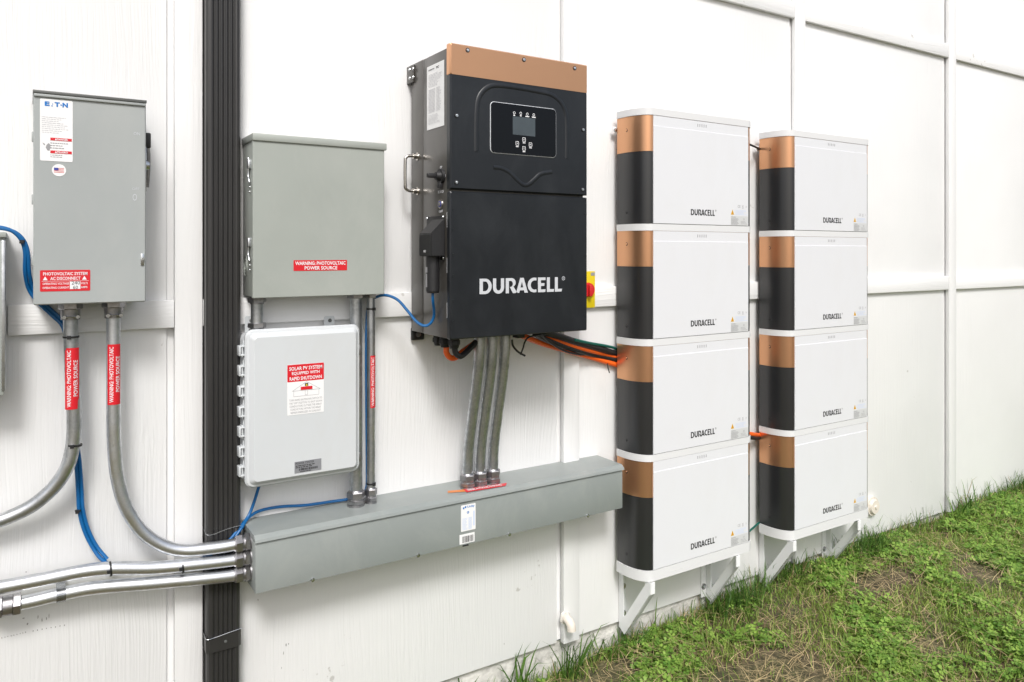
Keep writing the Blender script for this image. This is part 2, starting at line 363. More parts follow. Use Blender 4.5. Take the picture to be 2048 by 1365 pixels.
def ground_mat():
    m = bpy.data.materials.new('soil_and_thatch'); m.use_nodes = True
    n = m.node_tree.nodes; l = m.node_tree.links; b = n['Principled BSDF']; b.inputs['Roughness'].default_value = .95
    tc = n.new('ShaderNodeTexCoord')
    a = n.new('ShaderNodeTexNoise'); a.inputs['Scale'].default_value = 55; a.inputs['Detail'].default_value = 6; l.new(tc.outputs['Object'], a.inputs['Vector'])
    r1 = n.new('ShaderNodeValToRGB'); r1.color_ramp.elements[0].position = .3; r1.color_ramp.elements[0].color = (.055, .036, .024, 1)
    r1.color_ramp.elements[1].position = .7; r1.color_ramp.elements[1].color = (.20, .135, .09, 1); l.new(a.outputs['Fac'], r1.inputs['Fac'])
    r2 = n.new('ShaderNodeValToRGB'); r2.color_ramp.elements[0].position = .35; r2.color_ramp.elements[0].color = (.045, .045, .020, 1)
    r2.color_ramp.elements[1].position = .65; r2.color_ramp.elements[1].color = (.14, .125, .06, 1); l.new(a.outputs['Fac'], r2.inputs['Fac'])
    g = n.new('ShaderNodeTexNoise'); g.inputs['Scale'].default_value = 2.2; g.inputs['Detail'].default_value = 4; l.new(tc.outputs['Object'], g.inputs['Vector'])
    mr = n.new('ShaderNodeMapRange'); mr.inputs['From Min'].default_value = .40; mr.inputs['From Max'].default_value = .54; l.new(g.outputs['Fac'], mr.inputs['Value'])
    mx = n.new('ShaderNodeMix'); mx.data_type = 'RGBA'; l.new(mr.outputs[0], mx.inputs['Factor']); l.new(r1.outputs[0], mx.inputs['A']); l.new(r2.outputs[0], mx.inputs['B'])
    l.new(mx.outputs['Result'], b.inputs['Base Color'])
    bp = n.new('ShaderNodeBump'); bp.inputs['Strength'].default_value = 1; bp.inputs['Distance'].default_value = .012; l.new(a.outputs['Fac'], bp.inputs['Height']); l.new(bp.outputs[0], b.inputs['Normal'])
    return m
gm.materials.append(ground_mat())
go = bpy.data.objects.new('ground', gm); COL.objects.link(go); go['kind'] = 'structure'

# ================================================================== house wall
SB = -1.327                                   # siding's lower edge
wall = root('house_wall', 'white board and batten house wall with embossed wood grain', 'wall', (0, 0, SB))
BC = [.343+1.2192*k for k in range(-2, 6)]; BW = .033; TOP = 2.3
for k in range(len(BC)-1):                    # one panel between neighbouring battens; a narrow lap shows left of each batten
    box('siding_panel', BC[k]+.004, BC[k+1]-BW-.017, -.016, 0, SB, TOP, 'siding', wall, .0012)
    box('panel_lap', BC[k+1]-BW-.0165, BC[k+1]+.003, -.015, -.0085, SB+.004, TOP, 'siding', wall, 0)
for k, c in enumerate(BC):
    box('batten', c-BW, c+BW, -.003, .0185, SB-(.003 if k % 2 else 0), TOP, 'siding', wall, .002)
for k in range(len(BC)-1):
    for z0, z1 in ((-.191, -.121), (.996, 1.066)):
        x0 = BC[k]+BW+.0015
        if k == 1: x0 = -.043
        if k == 0: continue
        box('trim_board', x0, BC[k+1]-BW-.0015, .0006, .0172, z0, z1, 'trim', wall, .002)
bm = bmesh.new(); abox(bm, BC[0]-.3, BC[-1]+.3, -.25, -.018, -1.9, SB-.004)
bmesh.ops.subdivide_edges(bm, edges=[e for e in bm.edges if abs(e.verts[0].co.x-e.verts[1].co.x) > 1], cuts=160)
for v in bm.verts:
    if v.co.y < 0: v.co.y += random.uniform(-.005, .004)
obj('foundation', bm, 'concrete', wall)

def scuff(px, py, w_, h_):
    x, z = W(px, py); bm = bmesh.new(); k = 9
    polyf(bm, [(x+w_*math.cos(2*math.pi*j/k)*random.uniform(.5, 1), z+h_*math.sin(2*math.pi*j/k)*random.uniform(.5, 1)) for j in range(k)], .0007)
    obj('scuff_mark', bm, 'scuff', wall, 0)
M['scuff'] = mat('scuff_grey', (.30, .29, .28), .8, var=.3, vscale=60)
for k in range(9): scuff(4+k*6+random.uniform(-1, 1), 1276-k*1.4, .0012, .0022)
for k in range(8): scuff(66+k*9, 1262-k*1.6, .0013, .0022)
for px, py, a, b in ((76, 1234, .0012, .006), (84, 1240, .001, .007), (93, 1238, .001, .006), (98, 1231, .001, .007), (47, 1237, .003, .002), (55, 1248, .002, .004), (52, 1144, .002, .002), (572, 1290, .0015, .006), (567, 1306, .001, .007), (577, 1288, .0015, .003), (563, 1336, .001, .004), (516, 1200, .0012, .004), (1008, 1288, .0015, .004)): scuff(px, py, a, b)

# ================================================================== downspout
x0, x1 = .3785, .4630; DS = .058
plan = [(x0, .002), (x0, DS-.008), (x0+.004, DS-.002), (x0+.010, DS)]
n_r = 5; span = (x1-.012)-(x0+.014)
for k in range(n_r):
    a = x0+.014+span*k/n_r; s_ = span/n_r
    plan += [(a+s_*f, DS-.0022*(1-math.cos(2*math.pi*f))) for f in (0, .15, .3, .42, .5, .58, .7, .85)]
plan += [(x1-.010, DS), (x1-.004, DS-.002), (x1, DS-.008), (x1, .002)]
ds = root('downspout', 'dark bronze corrugated downspout running down the white wall', 'downspout', (.42, -.03, -1.42))
zA, zB = W(437, 1062, DS)[1], W(437, 1272, DS)[1]
def grow(pl, g): cx = (x0+x1)/2; return [(cx+(x-cx)*(1+g/.042), d+(g if d > .03 else 0)) for x, d in pl]
obj('pipe_section', prism_z(bmesh.new(), plan, zA+.001, 2.3), 'down', ds, .5)
obj('pipe_section', prism_z(bmesh.new(), grow(plan, -.0012), zB-.02, zA), 'down', ds, .5)
obj('pipe_section', prism_z(bmesh.new(), grow(plan, -.0020), -1.47, zB-.021), 'down', ds, .5)
bp_ = [(x0-.0006, .002), (x0-.0006, DS-.006), (x0+.007, DS+.0010), (x1-.007, DS+.0010), (x1+.0006, DS-.006), (x1+.0006, .002)]
st = obj('strap', prism_z(bmesh.new(), bp_, zB-.040, zB), 'down', ds)
screw('screw', (.424, -DS-.0025, zB-.018), (0, -1, 0), .004, 'greydark', st)
bm = bmesh.new(); atube(bm, spline([(x0-.001, -.03, zA+.001), (x0, -DS-.001, zA-.004), (x0+.015, -DS-.002, zA-.006), (x0+.05, -DS-.002, zA+.001), (x1, -DS-.001, zA+.004)], 5), .0007, 6)
obj('seam_edge', bm, 'zinc', ds)
bm = bmesh.new(); atube(bm, spline([(x0-.002, -.03, zB+.002), (x0-.001, -DS-.002, zB-.001), (x0+.02, -DS-.003, zB-.001), (x0+.06, -DS-.003, zB+.0035), (x1+.001, -DS-.002, zB+.005)], 5), .0008, 6)
obj('strap_edge', bm, 'zinc', ds)

# ================================================================== conduit helpers
def hexnut(bm, p, ax, r, h, turn=0.):
    p = Vector(p); ax = Vector(ax).normalized()
    acyl(bm, p, p+ax*h*.12, r*.93, r, 6, True, turn); acyl(bm, p+ax*h*.12, p+ax*h*.88, r, r, 6, False, turn); acyl(bm, p+ax*h*.88, p+ax*h, r, r*.93, 6, True, turn)
def connector(parent, p, ax, r, m='fitting', flip=False):
    """compression connector: locknut flange, body ring, hexagonal gland nut"""
    p = Vector(p); ax = Vector(ax).normalized(); bm = bmesh.new()
    acyl(bm, p, p+ax*.005, r*1.42, r*1.42, 20); hexnut(bm, p+ax*.005, ax, r*1.5, .012, .3)
    acyl(bm, p+ax*.017, p+ax*.022, r*1.22, r*1.22, 20); hexnut(bm, p+ax*.022, ax, r*1.48, .018, .1); acyl(bm, p+ax*.040, p+ax*.044, r*1.2, r*1.05, 20)
    return obj('connector', bm, m, parent)
def tie(parent, p, ax, r, side=1):
    p = Vector(p); ax = Vector(ax).normalized(); bm = bmesh.new()
    acyl(bm, p-ax*.0022, p+ax*.0022, r+.0016, None, 18)
    q = p+Vector((-.3*side, -1, 0)).normalized()*(r+.001)
    abox(bm, q.x-.004, q.x+.004, -q.y-.002, -q.y+.005, q.z-.004, q.z+.004)
    return obj('cable_tie', bm, 'rubber', parent)
def wrap_label(parent, xc, dc, r, z0, z1, ang0, ang1, lines):
    """red vinyl wrapped round an upright conduit with lettering running upwards; lines = (text, arc offset, height)"""
    bm = bmesh.new(); n = 14; rr = r+.0007; prev = None
    for k in range(n+1):
        a = R(ang0+(ang1-ang0)*k/n); x, y = xc+rr*math.sin(a), -(dc+rr*math.cos(a))
        cur = (bm.verts.new((x, y, z0)), bm.verts.new((x, y, z1)))
        if prev: bm.faces.new((prev[0], cur[0], cur[1], prev[1]))
        prev = cur
    lab = obj('warning_label', bm, 'red', parent)
    bm = bmesh.new(); rt = r+.0013
    for s, s0, h, a, b in lines:
        v, f = text_data(s, .012); zz = z0+(z1-z0)*a; L = (z1-z0)*(b-a)
        vv = []
        for p, q in v:
            th = (s0-q*h)/r + R((ang0+ang1)/2)
            vv.append(bm.verts.new((xc+rt*math.sin(th), -(dc+rt*math.cos(th)), zz+p*L)))
        for p in f:
            try: bm.faces.new([vv[i] for i in p])
            except ValueError: pass
    obj('lettering', bm, 'print_w', lab, 0)
WT = (('WARNING: PHOTOVOLTAIC', -.0015, .0085, .04, .96), ('POWER SOURCE', .0115, .0085, .21, .80))
def conduit(label, pts, r, m, ends, group='metal conduits', per=8):
    t = root('conduit', label, 'conduit', pts[-1] if False else pts[0], group)
    obj('tube', atube(bmesh.new(), spline(pts, per), r, 18), m, t)
    for p, ax in ends: connector(t, p, ax, r)
    return t

# ================================================================== left disconnect switch
DD = .15
a, b = W(66.5, 181, DD), W(292, 604, DD); X0, X1, Z1, Z0 = a[0], b[0], a[1], b[1]
t = root('disconnect_switch', 'grey steel disconnect switch box with white data label and red sticker', 'electrical box', ((X0+X1)/2, -.07, Z0))
box('enclosure', X0+.003, X1-.003, .002, DD-.012, Z0+.003, Z1-.004, 'disc', t, .003)
cv = slab('cover', X0, X1, DD-.0115, DD, Z0, Z1-.006, .004, 'disc', t, .0025)
box('drip_edge', X0-.001, X1+.001, .001, DD+.006, Z1-.0055, Z1+.001, 'greydark', t, .001)
box('drip_lip', X0+.0005, X1-.0005, DD-.008, DD+.0045, Z1-.0125, Z1-.0057, 'disc', t, .0015)
for py in (273, 399, 522):
    z = W(66, py, DD)[1]; box('hinge', X0-.0030, X0+.003, DD-.016, DD-.004, z-.011, z+.011, 'disc', t)
# operating handle on the right side
hx = X1+.001; zt, zb_ = W(300, 268, .1)[1], W(300, 385, .1)[1]
bm = bmesh.new(); abox(bm, hx-.004, hx+.004, .075, .115, zb_, zt-.028, .001); acyl(bm, (hx, -.095, (zt+zb_)/2-.006), (hx+.012, -.095, (zt+zb_)/2-.006), .016, .013, 18)
hb = obj('handle_plate', bm, 'zinc', t)
bm = bmesh.new(); atube(bm, [(hx+.008, -.095, zb_+.012), (hx+.010, -.100, zb_+.05), (hx+.010, -.104, zt-.05), (hx+.008, -.106, zt-.034)], .0042, 10); obj('handle_arm', bm, 'fitting', t)
box('handle_grip', hx+.002, hx+.014, .096, .116, zt-.036, zt, 'rubber', t, .003)
bm = bmesh.new(); abox(bm, W(284, 520, DD)[0]-.003, W(284, 520, DD)[0]+.004, DD-.004, DD+.003, W(284, 531, DD)[1], W(284, 508, DD)[1], .001)
acyl(bm, P(286, 518, DD), P(286, 518, DD)+Vector((0, -.005, 0)), .003, .003, 10); obj('latch', bm, 'zinc', t)
bm = bmesh.new()                              # embossed on and off marks
for px, py, s in ((270, 395, 'O'),):
    x, z = W(px, py, DD); bm = bmesh.new(); ftext(bm, s, x-.005, x+.004, z-.008, z+.008, DD+.0005); obj('embossed_mark', bm, 'print_s', t, 0)
x, z = W(274, 271, DD); bm = bmesh.new(); ftext(bm, 'ON', x-.007, x+.006, z, z+.007, DD+.0005); obj('embossed_mark', bm, 'print_s', t, 0)
x, z = W(272, 386, DD); bm = bmesh.new(); ftext(bm, 'OFF', x-.008, x+.007, z+.006, z+.012, DD+.0005); obj('embossed_mark', bm, 'print_s', t, 0)
lx0, lz1 = W(80, 197, DD); lx1, lz0 = W(145.5, 325, DD)
lb = slab('data_label', lx0, lx1, DD, DD+.0006, lz0, lz1, .003, 'white', t)
e = DD+.0011; wl, hl = lx1-lx0, lz1-lz0
bm = bmesh.new(); zt = lz0+hl*.885; h = hl*.075
ftext(bm, 'E', lx0+wl*.14, lx0+wl*.29, zt, zt+h, e, .05); ftext(bm, 'T', lx0+wl*.44, lx0+wl*.60, zt, zt+h, e, .05); ftext(bm, 'N', lx0+wl*.68, lx0+wl*.85, zt, zt+h, e, .05)
polyf(bm, [(lx0+wl*.34, zt), (lx0+wl*.385, zt), (lx0+wl*.375, zt+h*.28), (lx0+wl*.35, zt+h*.28)], e); polyf(bm, [(lx0+wl*.365, zt+h*.45), (lx0+wl*.40, zt+h*.45), (lx0+wl*.385, zt+h*.75)], e)
ringf(bm, lx0+wl*.638, zt+h*.45, .0001, .0016, e, 12)
obj('logo', bm, 'blue_ink', lb, 0)
bm = bmesh.new(); o_ = Vector((lx0+wl*.05, -e, lz0+hl*.45)); fine_print(bm, o_, *FR, wl*.82, hl*.28, 9, .22); obj('fine_print', bm, 'inklight', lb, 0)
for f0 in (.335, .128): obj('red_bar', quadf(bmesh.new(), lx0+wl*.31, lx0+wl*.97, lz0+hl*f0, lz0+hl*(f0+.045), e), 'red', lb, 0)
for f0, s in ((.335, 'DANGER'), (.128, 'PELIGRO')):
    bm = bmesh.new()
    ftext(bm, s, lx0+wl*.52, lx0+wl*.85, lz0+hl*(f0+.008), lz0+hl*(f0+.036), e+.0004, .03)
    polyf(bm, [(lx0+wl*.45, lz0+hl*(f0+.006)), (lx0+wl*.51, lz0+hl*(f0+.006)), (lx0+wl*.48, lz0+hl*(f0+.04))], e+.0004)
    obj('bar_lettering', bm, 'print_w', lb, 0)
bm = bmesh.new(); fine_print(bm, Vector((lx0+wl*.31, -e, lz0+hl*.20)), *FR, wl*.6, hl*.12, 3, .3); fine_print(bm, Vector((lx0+wl*.31, -e, lz0+hl*.06)), *FR, wl*.6, hl*.06, 2, .3)
hx0, hz0 = lx0+wl*.17, lz0+hl*.17                # hand and arc pictogram
polyf(bm, [(hx0, hz0+.006), (hx0+.003, hz0), (hx0+.007, hz0), (hx0+.009, hz0+.006), (hx0+.0085, hz0+.012), (hx0+.007, hz0+.015), (hx0+.005, hz0+.016), (hx0+.003, hz0+.013), (hx0+.001, hz0+.010)], e)
polyf(bm, [(hx0-.006, hz0+.017), (hx0-.001, hz0+.013), (hx0-.003, hz0+.012), (hx0, hz0+.008), (hx0-.0025, hz0+.011), (hx0-.0045, hz0+.0125)], e)
obj('pictogram', bm, 'inkgrey', lb, 0)
fx, fz = W(118, 341, DD); fl = obj('flag_sticker', ringf(bmesh.new(), fx, fz, .0001, .0135, DD+.0007, 28), 'white', t)
bm = bmesh.new(); fw, fh = .019, .0105
for k in range(7):
    if k % 2 == 0: quadf(bm, fx-fw/2, fx+fw/2, fz+fh/2-fh*(k+1)/7, fz+fh/2-fh*k/7, e)
obj('flag_stripe', bm, 'flag_red', fl, 0); obj('flag_canton', quadf(bmesh.new(), fx-fw/2, fx-fw*.05, fz-.0005, fz+fh/2, e+.0003), 'flag_blue', fl, 0)
rx0, rz1 = W(80, 541, DD); rx1, rz0 = W(180.5, 581.5, DD); wl, hl = rx1-rx0, rz1-rz0
rs = slab('red_sticker', rx0, rx1, DD, DD+.0006, rz0, rz1, .002, 'red', t)
bm = bmesh.new()
ftext(bm, 'PHOTOVOLTAIC SYSTEM', rx0+wl*.06, rx0+wl*.94, rz0+hl*.75, rz0+hl*.90, e, .02)
ftext(bm, 'AC DISCONNECT', rx0+wl*.20, rx0+wl*.80, rz0+hl*.53, rz0+hl*.68, e, .02)
for fx_ in (.10, .88):
    c = rx0+wl*fx_; polyf(bm, [(c-.0045, rz0+hl*.53), (c+.0045, rz0+hl*.53), (c, rz0+hl*.71)], e)
quadf(bm, rx0+wl*.03, rx0+wl*.97, rz0+hl*.475, rz0+hl*.487, e)
ftext(bm, 'OPERATING VOLTAGE', rx0+wl*.05, rx0+wl*.57, rz0+hl*.31, rz0+hl*.41, e, .012); ftext(bm, 'OPERATING CURRENT', rx0+wl*.05, rx0+wl*.57, rz0+hl*.12, rz0+hl*.22, e, .012)
ftext(bm, 'VOLTS', rx0+wl*.81, rx0+wl*.95, rz0+hl*.31, rz0+hl*.41, e, .012); ftext(bm, 'AMPS', rx0+wl*.81, rx0+wl*.94, rz0+hl*.12, rz0+hl*.22, e, .012)
quadf(bm, rx0+wl*.585, rx0+wl*.80, rz0+hl*.09, rz0+hl*.45, e)
obj('lettering', bm, 'print_w', rs, 0)
bm = bmesh.new(); ftext(bm, '240', rx0+wl*.62, rx0+wl*.79, rz0+hl*.30, rz0+hl*.47, e+.0004, 0); ftext(bm, '60', rx0+wl*.65, rx0+wl*.75, rz0+hl*.09, rz0+hl*.25, e+.0004, 0); obj('handwriting', bm, 'ink', rs, 0)

# conduits below it
dC = .072; rC = .0155; wx0 = W(511, 1120, .14)[0]; dF = .078
def hub(t, x, z):
    bm = bmesh.new(); hexnut(bm, (x, -dC, z-.016), (0, 0, 1), .025, .017, .2); acyl(bm, (x, -dC, z-.040), (x, -dC, z-.016), .0195, .0205, 22)
    h = obj('hub', bm, 'fitting', t)
    for s in (-1, 1):
        bm = bmesh.new(); acyl(bm, (x+s*.0135, -dC-.006, z-.033), (x+s*.0135, -dC-.028, z-.033), .0042, .0042, 12); obj('clamp_screw', bm, 'zinc', h)
    bm = bmesh.new(); acyl(bm, (x-.018, -dC-.021, z-.033), (x+.018, -dC-.021, z-.033), .0018, .0018, 8); obj('clamp_bar', bm, 'zinc', h)
p = [P(140, 618, dC), P(142, 680, dC), P(145, 760, dC), P(148, 830, dC), P(147, 880, dC), P(136, 930, dC), P(110, 972, .066), P(70, 1008, .058), P(25, 1032, .05), P(-30, 1050, .045), P(-110, 1064, .04)]
p[0].x = p[1].x-.001; p[0].z = Z0
t = conduit('galvanised conduit under the disconnect box that sweeps left out of frame', p, rC, 'galv2', [])
hub(t, p[0].x, Z0)
wrap_label(t, W(145, 755, dC)[0]-.0005, dC+.0005, rC+.0004, W(145, 817, dC)[1], W(145, 695, dC)[1], -62, 52, WT)
tie(t, P(142, 674, dC), (0, 0, 1), rC); tie(t, P(148, 890, dC), (.12, 0, 1), rC)
p2 = [P(225, 618, dC), P(226, 700, dC), P(227, 800, dC), P(228, 880, dC), P(234, 950, dC), P(251, 1012, dC), P(283, 1062, dC), P(325, 1091, dC+.002), P(370, 1101, dF), P(430, 1096, dF+.006), P(488, 1087, dF+.008)]
p2[0].x = p2[1].x = p2[2].x; p2[0].z = Z0
zc1, zc2, zc3 = (W(497, y, dF+.008)[1] for y in (1084, 1114, 1144))
E1, E2, E3 = (Vector((wx0+.002, -(dF+.008), z)) for z in (zc1, zc2, zc3))
p2[-1] = E1-Vector((.044, 0, 0)); p2.append(E1)
t = conduit('galvanised conduit from disconnect box bending right into the long wireway', p2, rC, 'galv', [(E1, (-1, 0, 0))])
hub(t, p2[0].x, Z0)
wrap_label(t, W(227, 748, dC)[0], dC, rC, W(227, 808, dC)[1], W(227, 688, dC)[1], -55, 58, WT)
p3 = [P(-120, 1196, .06), P(0, 1175, .062), P(90, 1158, .064), P(165, 1143, .068), P(225, 1137, .072), P(310, 1136, .078), P(400, 1128, .084), E2-Vector((.044, 0, 0)), E2]
t = conduit('middle of three conduits entering the wireway end, with black cable ties', p3, rC, 'galv', [(E2, (-1, 0, 0))])
tie(t, P(221, 1138, .072), (1, 0, .05), rC); tie(t, P(364, 1133, .081), (1, 0, .1), rC)
p4 = [P(-120, 1236, .05), P(10, 1212, .05), P(60, 1203, .052), P(120, 1189, .056), P(190, 1176, .062), P(300, 1167, .072), P(400, 1158, .082), E3-Vector((.044, 0, 0)), E3]
t = conduit('lowest conduit into the wireway end, held by a strap and a hexagonal coupling', p4, rC, 'galv', [(E3, (-1, 0, 0))])
bm = bmesh.new(); q0, q1 = P(-16, 1217, .05), P(34, 1208, .05); ax = (q1-q0).normalized()
hexnut(bm, q0, ax, .024, .020, .2); acyl(bm, q0+ax*.020, q0+ax*.038, .0225, None, 20); hexnut(bm, q0+ax*.038, ax, .0238, .017, .1); obj('coupling', bm, 'fitting', t)
q = P(122, 1189, .056); bm = bmesh.new()
for k in range(9):
    pass
plan = [(q.x-.009, 0), (q.x+.009, 0)]
def strap(bm, cx, dc, zc, r, w_, tail):
    prof = [(.0025, zc+r+tail), (.0025, zc+r+.004)]+[(dc+(r+.0016)*math.cos(R(a)), zc+(r+.0016)*math.sin(R(a))) for a in range(80, -96, -16)]
    prev = None
    for d, z in prof:
        cur = [bm.verts.new((cx+s*w_/2, -d, z)) for s in (-1, 1)]
        if prev: bm.faces.new((prev[0], prev[1], cur[1], cur[0]))
        prev = cur
    bmesh.ops.solidify(bm, geom=bm.faces[:], thickness=.0014)
strap(bm, q.x, .056, q.z, rC, .019, .020); sp_ = obj('strap', bm, 'zinc', t); screw('screw', (q.x, -.0042, q.z+rC+.013), (0, -1, 0), .0045, 'zinc', sp_)

# neighbouring box cut by the frame's left edge
t = root('meter_box', 'grey metal box at the left edge, almost wholly out of frame', 'electrical box', (-.2, -.05, W(5, 790, .1)[1]))
xr = W(9.5, 600, .10)[0]; za, zb = W(5, 470, .1)[1], W(5, 792, .1)[1]
box('enclosure', xr-.30, xr-.002, .002, .098, zb, za-.004, 'greybox', t, .003); box('drip_hood', xr-.304, xr+.003, .001, .105, za-.006, za+.006, 'greybox', t, .002)
box('side_channel', xr-.006, xr+.0005, .03, .1, zb+.01, za-.012, 'galv2', t, .001)

# ================================================================== large grey enclosure
GD = .115
gx0, gz1 = W(505.5, 284, GD); gx1, gz0 = W(769.5, 592, GD); gz0 = W(504, 597.5, GD)[1]; gzt = W(506, 266, GD)[1]; gzl = W(503, 281, GD)[1]
t = root('metal_enclosure', 'large grey steel enclosure with overhanging lid and red warning sticker', 'electrical box', ((gx0+gx1)/2, -.05, gz0))
box('body', gx0+.002, gx1-.004, .001, GD-.014, gz0+.003, gzl+.004, 'greybox', t, .002)
door = slab('door', gx0, gx1-.001, GD-.0125, GD, gz0, gzl+.002, .002, 'greybox', t, .0018)
box('lid_cap', gx0-.0015, gx1+.005, .0008, GD+.005, gzl, gzt, 'greybox', t, .003)
for py, s in ((330, 0), (486, 1)):                 # hinge with bent rod on the left side
    dm = S(499, py, gx0)[0]; zc = S(499, py, gx0)[1]
    bm = bmesh.new(); abox(bm, gx0-.006, gx0+.003, dm-.006, dm+.010, zc-.010, zc+.012, .001); h = obj('hinge', bm, 'galv', t)
    bm = bmesh.new(); atube(bm, spline([(gx0-.003, -dm, zc-.008), (gx0-.003, -dm, zc-.028), (gx0-.003, -dm-.006, zc-.038), (gx0-.002, -dm-.010, zc-.046)], 4), .0024, 8); obj('hinge_rod', bm, 'zinc', h)
    for q in (-.058, -.070, .006, -.006+.012): screw('rivet', (gx0-.0005, -dm-.007, zc+q), (-1, 0, 0), .0034, 'zinc', h)
dm, zc = S(496, 318, gx0); screw('screw', (gx0+.001, -dm, zc), (-1, 0, 0), .005, 'zinc', t)
dm, zc = S(490, 532, gx0)
for r_ in (.021, .014, .008):
    bm = bmesh.new(); k = 24
    atube(bm, [(gx0+.0014, -dm+r_*math.cos(2*math.pi*j/k), zc+1.25*r_*math.sin(2*math.pi*j/k)) for j in range(k+1)], .0009, 6); obj('knockout_ring', bm, 'greybox', t)
for py in (320, 382, 506):
    z = W(772, py, .09)[1]; screw('screw', (gx1-.0045, -.09, z), (1, 0, 0), .0042, 'zinc', t)
ax0, az1 = W(587, 521, GD); ax1, az0 = W(694, 541, GD); wl, hl = ax1-ax0, az1-az0
st = slab('red_sticker', ax0, ax1, GD, GD+.0006, az0, az1, .0012, 'red', t); bm = bmesh.new()
ftext(bm, 'WARNING: PHOTOVOLTAIC', ax0+wl*.03, ax0+wl*.97, az0+hl*.54, az0+hl*.88, GD+.0011, .02); ftext(bm, 'POWER SOURCE', ax0+wl*.20, ax0+wl*.81, az0+hl*.09, az0+hl*.43, GD+.0011, .02)
obj('lettering', bm, 'print_w', st, 0)

# ================================================================== wireway (long trough)
WD = .140
wzb = W(512, 1189, WD)[1]; wx1 = W(1245, 1000, WD)[0]; wzt = W(1191, 911, 0)[1]; wzl = W(511, 1086, WD)[1]
t = root('wireway', 'long grey metal wireway trough mounted across the lower wall', 'wireway', ((wx0+wx1)/2, -.07, wzb))
box('trough', wx0, wx1, .001, WD, wzb, wzl-.0005, 'wire', t, .0015)
bm = bmesh.new(); prism = [(.0005, wzl+.002), (.0005, wzt), (WD-.008, wzt-.001), (WD+.004, wzt-.010), (WD+.006, wzl), (WD+.0035, wzl), (WD+.001, wzt-.012)]
loops = []
for x in (wx0-.002, wx1+.003):
    loops.append([bm.verts.new((x, -d, z)) for d, z in prism])
n = len(prism)
for k in range(n): bm.faces.new((loops[0][k], loops[0][(k+1) % n], loops[1][(k+1) % n], loops[1][k]))
bm.faces.new(loops[0]); bm.faces.new(loops[1][::-1]); bmesh.ops.recalc_face_normals(bm, faces=bm.faces); obj('lid', bm, 'wire', t, .5)
for px, py in ((625, 1160), (836, 1111), (1018, 1069), (1175, 1032)): x, z = W(px, py, WD); screw('screw', (x, -WD, z), (0, -1, 0), .0065, 'zinc', t)
ux0, uz1 = W(922, 1012, WD); ux1, uz0 = W(951, 1058, WD); wl, hl = ux1-ux0, uz1-uz0
lb = slab('maker_label', ux0, ux1, WD, WD+.0006, uz0, uz1, .002, 'white', t); e = WD+.0011
bm = bmesh.new(); ftext(bm, 'Unity', ux0+wl*.42, ux0+wl*.92, uz0+hl*.85, uz0+hl*.96, e, .02)
for q in (0, 1): quadf(bm, ux0+wl*(.12+.13*q), ux0+wl*(.22+.13*q), uz0+hl*(.85+.03*q), uz0+hl*(.92+.03*q), e)
ringf(bm, ux0+wl*.47, uz0+hl*.70, .004, .0028, e, 6); ftext(bm, 'UL', ux0+wl*.41, ux0+wl*.53, uz0+hl*.67, uz0+hl*.73, e, .02); obj('logo', bm, 'blue_ink', lb, 0)
bm = bmesh.new(); fine_print(bm, Vector((ux0+wl*.08, -e, uz0+hl*.05)), *FR, wl*.36, hl*.46, 11, .4); fine_print(bm, Vector((ux0+wl*.50, -e, uz0+hl*.05)), *FR, wl*.24, hl*.46, 12, .5, False); quadf(bm, ux0+wl*.84, ux0+wl*.92, uz0+hl*.15, uz0+hl*.72, e); obj('fine_print', bm, 'pale_blue', lb, 0)
vx0, vz1 = W(919, 1071, WD); vx1, vz0 = W(949, 1083, WD); sh = -.04
bm = bmesh.new(); abox(bm, vx0, vx1, WD, WD+.0006, vz0, vz1); bl = obj('barcode_label', bm, 'white', t); bm = bmesh.new(); x = vx0+.009
while x < vx1-.006: w_ = random.choice((.0005, .001, .0017)); quadf(bm, x, x+w_, vz0+.003, vz1-.006, e); x += w_+random.choice((.0006, .0012))
obj('bar', bm, 'ink', bl, 0)
obj('black_mark', abox(bmesh.new(), W(925, 1092, WD)[0], W(937, 1092, WD)[0], WD, WD+.0006, W(930, 1093, WD)[1], W(930, 1090, WD)[1]), 'ink', t)
zl = wzt-.0005+.0012                                  # crumpled red tape on the lid
def lidpt(px, py): x, d = T(px, py, zl); return x, d
pts = [lidpt(*p) for p in ((927, 979), (1014, 966), (1011, 972), (933, 985))]
bm = bmesh.new(); bm.faces.new([bm.verts.new((x, -d, zl)) for x, d in pts]); tp = obj('warning_tape', bm, 'red', t)
(ax_, ad), (bx_, bd) = pts[3], pts[2]
bm = bmesh.new(); v, f = text_data('WARNING: PHOTOVOLTAIC POWER SOURCE', .02); vv = [bm.verts.new((ax_+(bx_-ax_)*(.06+.88*p)+(pts[0][0]-ax_)*(.25+q*.5), -(ad+(bd-ad)*(.06+.88*p)+(pts[0][1]-ad)*(.25+q*.5)), zl+.0006)) for p, q in v]
for p in f:
    try: bm.faces.new([vv[i] for i in p])
    except ValueError: pass
obj('lettering', bm, 'print_w', tp, 0)
pts = [lidpt(*p) for p in ((895, 982), (928, 979), (931, 983.5), (896, 986))]; bm = bmesh.new(); bm.faces.new([bm.verts.new((x, -d, zl-.0003)) for x, d in pts]); obj('orange_tape', bm, 'orange_l', t)

